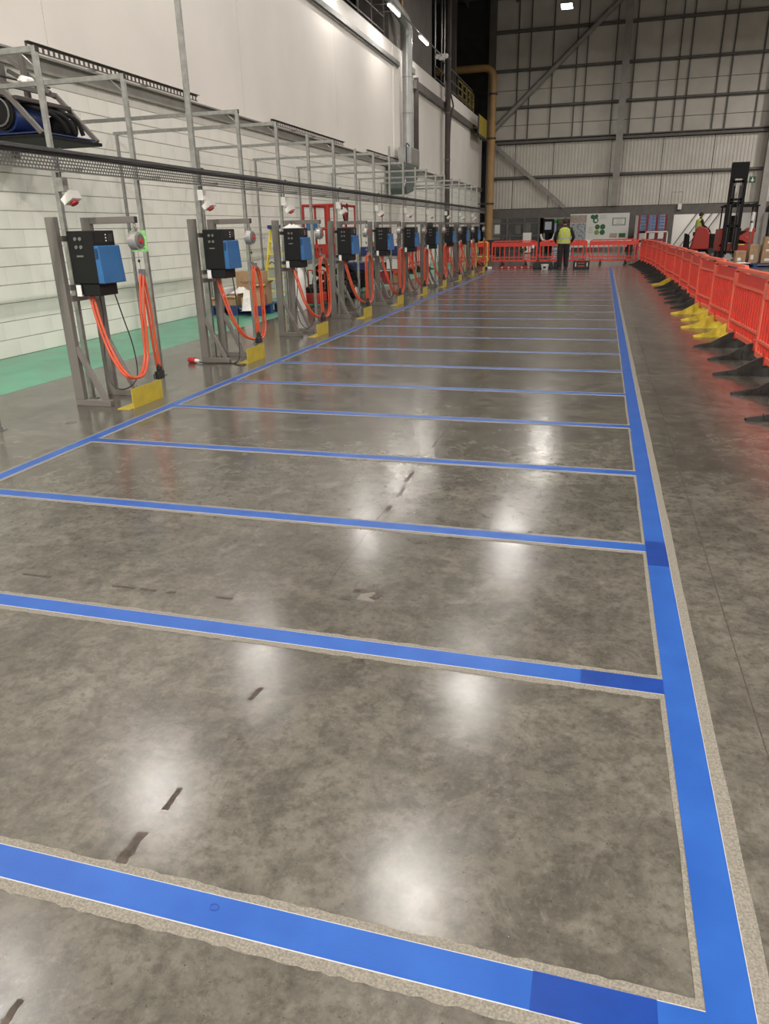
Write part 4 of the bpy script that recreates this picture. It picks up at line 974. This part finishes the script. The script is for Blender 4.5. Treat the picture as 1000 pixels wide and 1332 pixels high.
for x in (-.38, -.20): MB().cyl((x, -.66, .5), (x, -.66, 3.1), .012, 6).build('lift_chain', BLKP, r)
for i in range(3): MB().tube(spline([(-.46+i*.05, -.62, 3.0), (-.5+i*.05, -.66, 2.7), (-.46+i*.04, -.62, 2.4)], 4), .012, 6).build('hydraulic_hose', BLKP, r)
for (x, y) in ((-.66, -.25), (.5, -.25), (-.66, .65), (.5, .65)): MB().cyl((x, y, .24), (x+.18, y, .24), .24, 20).build('wheel', BLKP, r, smooth=True)
for x in (-.48, -.12): MB().box(x-.05, x+.05, -1.75, -.70, .08, .12).build('fork', MACH, r)

# ------------------------------------------------------------------ cartons at right on pallets
pallet(5.35, 30.6, 0, 'blue pallet under the brown cartons behind the right hand barriers', w_=1.6, d=1.1)
pl2 = pallet(7.3, 30.6, 0, 'blue pallet at the right edge of the photo behind the barriers', w_=1.6, d=1.1)
ct = [(4.86, 30.5, .151, .34, .45, .42, 'brown carton with a white label at the left end of the right hand pallet'), (5.29, 30.6, .151, .28, .45, .62, 'brown carton second from the left on the right hand pallet'),
      (5.83, 30.6, .151, .54, .5, .34, 'brown carton at the bottom of the stack right of the forklift'), (5.83, 30.6, .492, .52, .48, .27, 'brown carton in the middle of the stack right of the forklift'), (5.85, 30.6, .763, .5, .46, .27, 'brown carton topmost of the stack right of the forklift')]
for c in ct:
    q = carton(*c[:6], 0, c[6], flaps=False); MB().box(-c[3]*.3, c[3]*.05, -c[4]/2-.002, -c[4]/2, c[5]*.2, c[5]*.45).build('label', STICK, q)
tag(crumple('white_film', 4.6, 5.2, 30.0, 30.2, .152, .05, PLAST, 8), 'white plastic film along the front of the right hand pallet', 'plastic film')
r = thing('marker_post', (5.35, 32.0, 0), 'thin post with white sleeves standing behind the right hand cartons', 'post')
MB().cyl((0, 0, 0), (0, 0, 1.9), .025, 8).build('pole', STEEL, r); MB().cyl((0, 0, 0), (0, 0, .04), .18, 16).build('base', MACH, r)
for z in (1.2, 1.58): MB().cyl((.0, 0, z), (.02, 0, z+.3), .05, 10).build('sleeve', WHITE, r)

# ------------------------------------------------------------------ display board and racking
r = thing('display_board', (-2.05, 50.6, 0), 'large white display board with green circles and printed photos', 'display board')
MB().box(0, 3.55, 0, .04, .25, 2.22).build('panel', BOARD, r)
for (x, z, s_, m) in ((1.36, 2.03, .13, DGREEN), (1.58, 2.06, .11, DGREEN), (1.55, 1.82, .17, DGREEN), (1.68, 1.44, .15, DGREEN), (2.0, 1.44, .16, DGREEN), (1.66, 1.12, .15, LGREEN), (2.0, 1.12, .16, DGREEN)):
    MB().cyl((x, -.004, z), (x, 0, z), s_, 16).build('printed_circle', m, r)
MB().cyl((1.57, -.008, 1.82), (1.57, -.004, 1.82), .09, 14).build('printed_circle', BOARD, r)
MB().box(2.55, 3.35, -.004, 0, 1.50, 1.95).build('printed_frame', PRINTG, r); MB().box(2.62, 3.28, -.006, -.004, 1.56, 1.89).build('printed_frame_centre', BOARD, r)
for z in (1.62, 1.72, 1.82): MB().box(2.78, 3.14, -.008, -.006, z, z+.02).build('printed_line', PRINTG, r)
for z in (1.92, 2.0, 2.08): MB().box(1.8, 2.2, -.004, 0, z, z+.015).build('printed_line', PRINTG, r)
for i in range(4): MB().box(1.12, 1.42, -.004, 0, 1.10+i*.1, 1.12+i*.1).build('printed_line', PRINTG, r)
MB().box(2.45, 2.9, -.004, 0, .8, 1.05).build('printed_photo', PRINTB, r); MB().box(3.0, 3.4, -.004, 0, .8, 1.05).build('printed_photo', DGREEN, r)
MB().box(.0, 1.0, -.006, 0, 1.70, 2.15).build('printed_photo', PRINTB, r); MB().box(.0, 1.0, -.006, 0, .45, 1.68).build('printed_photo', PRINTW, r)
for x in (.3, 3.2): MB().box(x, x+.06, -.15, .25, 0, .25).build('leg', STEEL, r)
rz = math.radians(72)
r = thing('pallet_racking', (1.95, 47.0, 0), 'dark red pallet racking seen through the opening right of the display board', 'racking', rz=rz)
L_ = 4.1
for x in (0, 2.05, 4.1):
    for y in (-.46, 0): MB().box(x-.05, x+.05, y-.05, y+.05, 0, 2.05).build('upright', BRED, r)
for z in (.55, 1.05):
    for y in (-.46, 0): MB().box(0, L_, y-.03, y+.03, z, z+.12).build('beam', BRED, r)
    MB().box(0, L_, -.46, 0, z+.12, z+.14).build('deck', STEEL, r)
c_, s_ = math.cos(rz), math.sin(rz)
for i in range(3):
    x = .70+i*1.36; y = -.23
    q = thing('blue_tray_stack', (1.95+x*c_-y*s_, 47+x*s_+y*c_, 1.19), 'stack of pale blue trays on the red racking, %s from the left' % ORD[i], 'tray stack', 'blue tray stacks on the racking', rz)
    for j in range(5): MB().box(-.62, .62, -.17, .17, j*.17, j*.17+.15).build('tray', CRATE, q)
q = thing('tube_stand', (2.3, 46.2, 0), 'white square tube frame standing in front of the red racking', 'frame')
MB().box(0, .05, 0, .05, 0, 1.15).build('leg', WHITE, q); MB().box(1.15, 1.20, 0, .05, 0, 1.15).build('leg', WHITE, q); MB().box(0, 1.2, 0, .05, 1.10, 1.16).build('top_bar', WHITE, q); MB().box(0, 1.2, 0, .05, .2, .25).build('low_bar', WHITE, q)

# clutter behind the far barriers
def cabinet(x, y, w_, d, h, m, label, name='cabinet', cat='cabinet'):
    r = thing(name, (x, y, 0), label, cat); MB().box(0, w_, 0, d, .04, h).build('body', m, r, bevel=.01)
    MB().box(.03, w_/2-.01, -.015, 0, .08, h-.05).build('door', m, r); MB().box(w_/2+.01, w_-.03, -.015, 0, .08, h-.05).build('door', m, r); MB().box(0, w_, .02, d, 0, .04).build('plinth', MACH, r); return r
cabinet(-4.75, 48.5, .5, .5, 1.2, WHITE, 'small pale cabinet behind the far barriers left of the doorway')
cabinet(-6.6, 46, .9, .5, .85, DARK, 'low dark cabinet behind the leftmost far barriers')
r = thing('control_terminal', (-3.25, 48.6, 0), 'upright terminal with a pale screen in the dark doorway', 'terminal')
MB().box(-.05, .05, -.05, .05, 0, 1.2).build('stand', MACH, r); MB().box(-.3, .3, -.06, .06, 1.15, 1.95).build('case', MACH, r, bevel=.01); MB().box(-.2, .2, -.065, -.06, 1.35, 1.8).build('screen', mat('pale_screen', (.35, .38, .44), .4), r)
MB().tube(spline([(-.4, -.2, 1.1), (-.3, -.25, .8), (0, -.28, .7), (.3, -.25, .8), (.4, -.2, 1.1)], 4), .06, 8).build('white_cradle', WHITE, r, smooth=True); MB().box(-.25, .25, -.2, .2, 0, .05).build('base', MACH, r)
r = thing('shelf_unit', (-2.85, 50.3, 0), 'dark shelf unit with folded goods in the doorway behind the worker', 'shelf unit')
for x in (0, .75): MB().box(x, x+.04, 0, .5, 0, 1.95).build('side', DARK, r)
for z in (.1, .6, 1.1, 1.6): MB().box(0, .79, 0, .5, z, z+.03).build('shelf', DARK, r)
for i, (x, z, m, lb_) in enumerate(((-2.6, .63, NAVY, 'navy folded bundle on the second shelf'), (-2.3, .63, WHITE, 'white folded bundle on the second shelf'), (-2.6, 1.13, NAVY, 'navy folded bundle on the third shelf'), (-2.35, 1.13, PRINTG, 'grey folded bundle on the third shelf'), (-2.5, 1.63, BRED, 'dark red bundle on the top shelf'))):
    q = thing('folded_bundle', (x, 50.5, z), lb_+' of the doorway shelf unit', 'bundle')
    for j in range(3): MB().box(-.12, .12, -.15, .15, j*.07, j*.07+.065).build('fold', m, q, bevel=.015)
r = thing('green_sign_board', (-3.1, 51.74, 1.72), 'small green lit sign inside the dark doorway', 'sign'); MB().box(0, .5, 0, .05, 0, .2).build('plate', mat('green_plate', (.05, .30, .06), .5), r); MB().box(.05, .45, -.004, 0, .08, .12).build('line', DIAL, r)
MB().box(.24, .26, .0, .03, .2, .36).build('hanger', STEEL, r)
r = thing('red_sign_board', (-2.5, 51.74, 1.72), 'small red lit sign inside the dark doorway', 'sign'); MB().box(0, .5, 0, .05, 0, .2).build('plate', mat('red_plate', (.35, .02, .05), .5), r); MB().box(.05, .45, -.004, 0, .08, .12).build('line', DIAL, r)
MB().box(.24, .26, .0, .03, .2, .36).build('hanger', STEEL, r)
r = thing('packing_bench', (-.9, 39.2, 0), 'long low bench behind the far barriers right of the worker', 'bench')
MB().box(0, 2.5, 0, .7, .68, .72).build('top', STEELL, r)
for x in (.05, 2.4):
    for y in (.05, .6): MB().box(x, x+.05, y, y+.05, 0, .68).build('leg', STEEL, r)
for i in range(6):
    q = thing('white_carton', (-.68+i*.38, 39.5, .721), 'white carton on the low bench, %s from the left' % ORD[i], 'box', 'white cartons on the low bench'); MB().box(-.14, .14, -.15, .15, 0, .17).build('body', WHITE, q, bevel=.005); MB().box(-.14, .14, -.02, .02, .17, .172).build('tape', DIAL, q)
r = thing('plastic_wrap_stack', (-2.35, 38.6, 0), 'stack of clear wrapped goods behind the barrier right of the worker', 'wrapped goods')
for j in range(4): MB().box(0, .9, 0, .6, j*.2, j*.2+.18).build('wrapped_layer', PRINTW, r, bevel=.03)
r = thing('green_plant', (-3.9, 40, 0), 'small leafy green plant in a pot behind the far barrier', 'plant')
MB().tube([(0, 0, 0), (0, 0, .28)], [.10, .14], 12).build('pot', DIAL, r)
for i in range(14):
    a = i*2.4; h = .45+.03*(i % 6); MB().hexa([(-.01, -.01, .27), (.01, -.01, .27), (.01, .01, .27), (-.01, .01, .27)], [(.2*math.cos(a)-.04, .2*math.sin(a)-.04, h), (.2*math.cos(a)+.04, .2*math.sin(a)-.04, h), (.2*math.cos(a)+.04, .2*math.sin(a)+.04, h+.01), (.2*math.cos(a)-.04, .2*math.sin(a)+.04, h+.01)]).build('leaf', DGREEN, r)

# ------------------------------------------------------------------ tools on the floor by the worker
r = thing('tool_case', (-1.0, 30.0, 0), 'black tool case with orange details right of the standing worker', 'case')
MB().box(0, .60, 0, .22, 0, .30).build('body', BLKP, r, bevel=.02); MB().box(0, .6, -.004, .224, .19, .20).build('seam', MACH, r)
MB().box(.18, .42, -.012, 0, .10, .13).build('orange_stripe', ORANGE, r); MB().box(.18, .42, -.012, 0, .20, .23).build('orange_stripe', ORANGE, r)
for x in (.08, .5): MB().box(x, x+.035, -.015, 0, .1, .24).build('latch', WHITE, r)
MB().tube([(.2, .11, .3), (.2, .11, .345), (.4, .11, .345), (.4, .11, .3)], .012, 6).build('handle', BLKP, r)
r = thing('tool_bag', (-2.55, 30.35, 0), 'black open tool bag on the floor left of the standing worker', 'bag')
MB().prism([(0, 0), (.8, 0), (.74, .26), (.06, .26)], 'y', 0, .3).build('body', BLKP, r, bevel=.02); MB().tube([(.2, .15, .26), (.25, .15, .38), (.55, .15, .38), (.6, .15, .26)], .014, 6).build('handle', BLKP, r)
r = thing('white_tub', (-2.05, 30.0, 0), 'small white plastic tub in front of the black tool bag', 'tub')
MB().tube([(0, 0, 0), (0, 0, .17)], [.12, .14], 16).build('tub_body', WHITE, r, smooth=True); MB().cyl((0, 0, .17), (0, 0, .19), .15, 16).build('lid', WHITE, r); MB().box(-.05, .05, -.15, -.13, .05, .12).build('label', BLKP, r)
r = thing('spirit_level', (-3.9, 30.7, 0), 'long red spirit level with white marks lying on the floor', 'spirit level')
MB().box(0, 1.3, 0, .05, 0, .10).build('body', mat('level_red', (.30, .02, .02), .4), r)
for i in range(5): MB().box(.1+i*.26, .16+i*.26, -.004, 0, .03, .07).build('white_mark', WHITE, r)
r = thing('floor_cutter', (-4.35, 30.3, 0), 'small hand tool with a yellow handle lying on the floor at the bay end', 'tool')
MB().cyl((0, 0, .05), (.0, .12, .05), .05, 14).build('motor', NAVY, r); MB().bar((-.06, .06, .08), (.08, .1, .42), .04).build('yellow_handle', YEL, r); MB().box(.05, .22, 0, .1, 0, .10).build('guard', WHITE, r, bevel=.02)
r = thing('drill_case', (-1.75, 30.5, 0), 'small black case standing behind the worker legs', 'case'); MB().box(0, .3, 0, .2, 0, .25).build('body', BLKP, r, bevel=.02); MB().tube([(.1, .1, .25), (.1, .1, .29), (.2, .1, .29), (.2, .1, .25)], .01, 6).build('handle', BLKP, r)
r = thing('yellow_frame_barrier', (-4.9, 31.2, 0), 'thin yellow tube frame standing at the end of the charger row', 'frame')
for x in (-.45, .0, .45): MB().cyl((x, 0, 0), (x, 0, 1.0), .02, 8).build('upright', LADY, r)
MB().cyl((-.45, 0, 1.0), (.45, 0, 1.0), .02, 8).build('top_rail', LADY, r)
MB().cyl((-.45, 0, .45), (.45, 0, .45), .015, 8).build('mid_rail', LADY, r)


# leaning rods and posters in the store room, cartons by the wall
for i in range(4):
    tag(MB().bar((4.9+i*.5, 59.2, .02), (6.4+i*.5, 59.9, 2.3), .05).build('leaning_pole', BROWN), '%s thin dark pole leaning on the pale wall behind the seated driver' % ['leftmost', 'second', 'third', 'rightmost'][i], 'pole', 'poles leaning on the store wall')
for i, (x, z) in enumerate(((-6.9, 1.15), (-5.55, 1.1), (-4.9, 1.2))):
    tag(MB().box(x, x+.34, 51.50, 51.52, z, z+.55).build('poster', DIAL if i else STICK), ['leftmost pale', 'middle grey', 'rightmost grey'][i]+' poster taped to the glass partition', 'poster', 'posters on the glass partition')
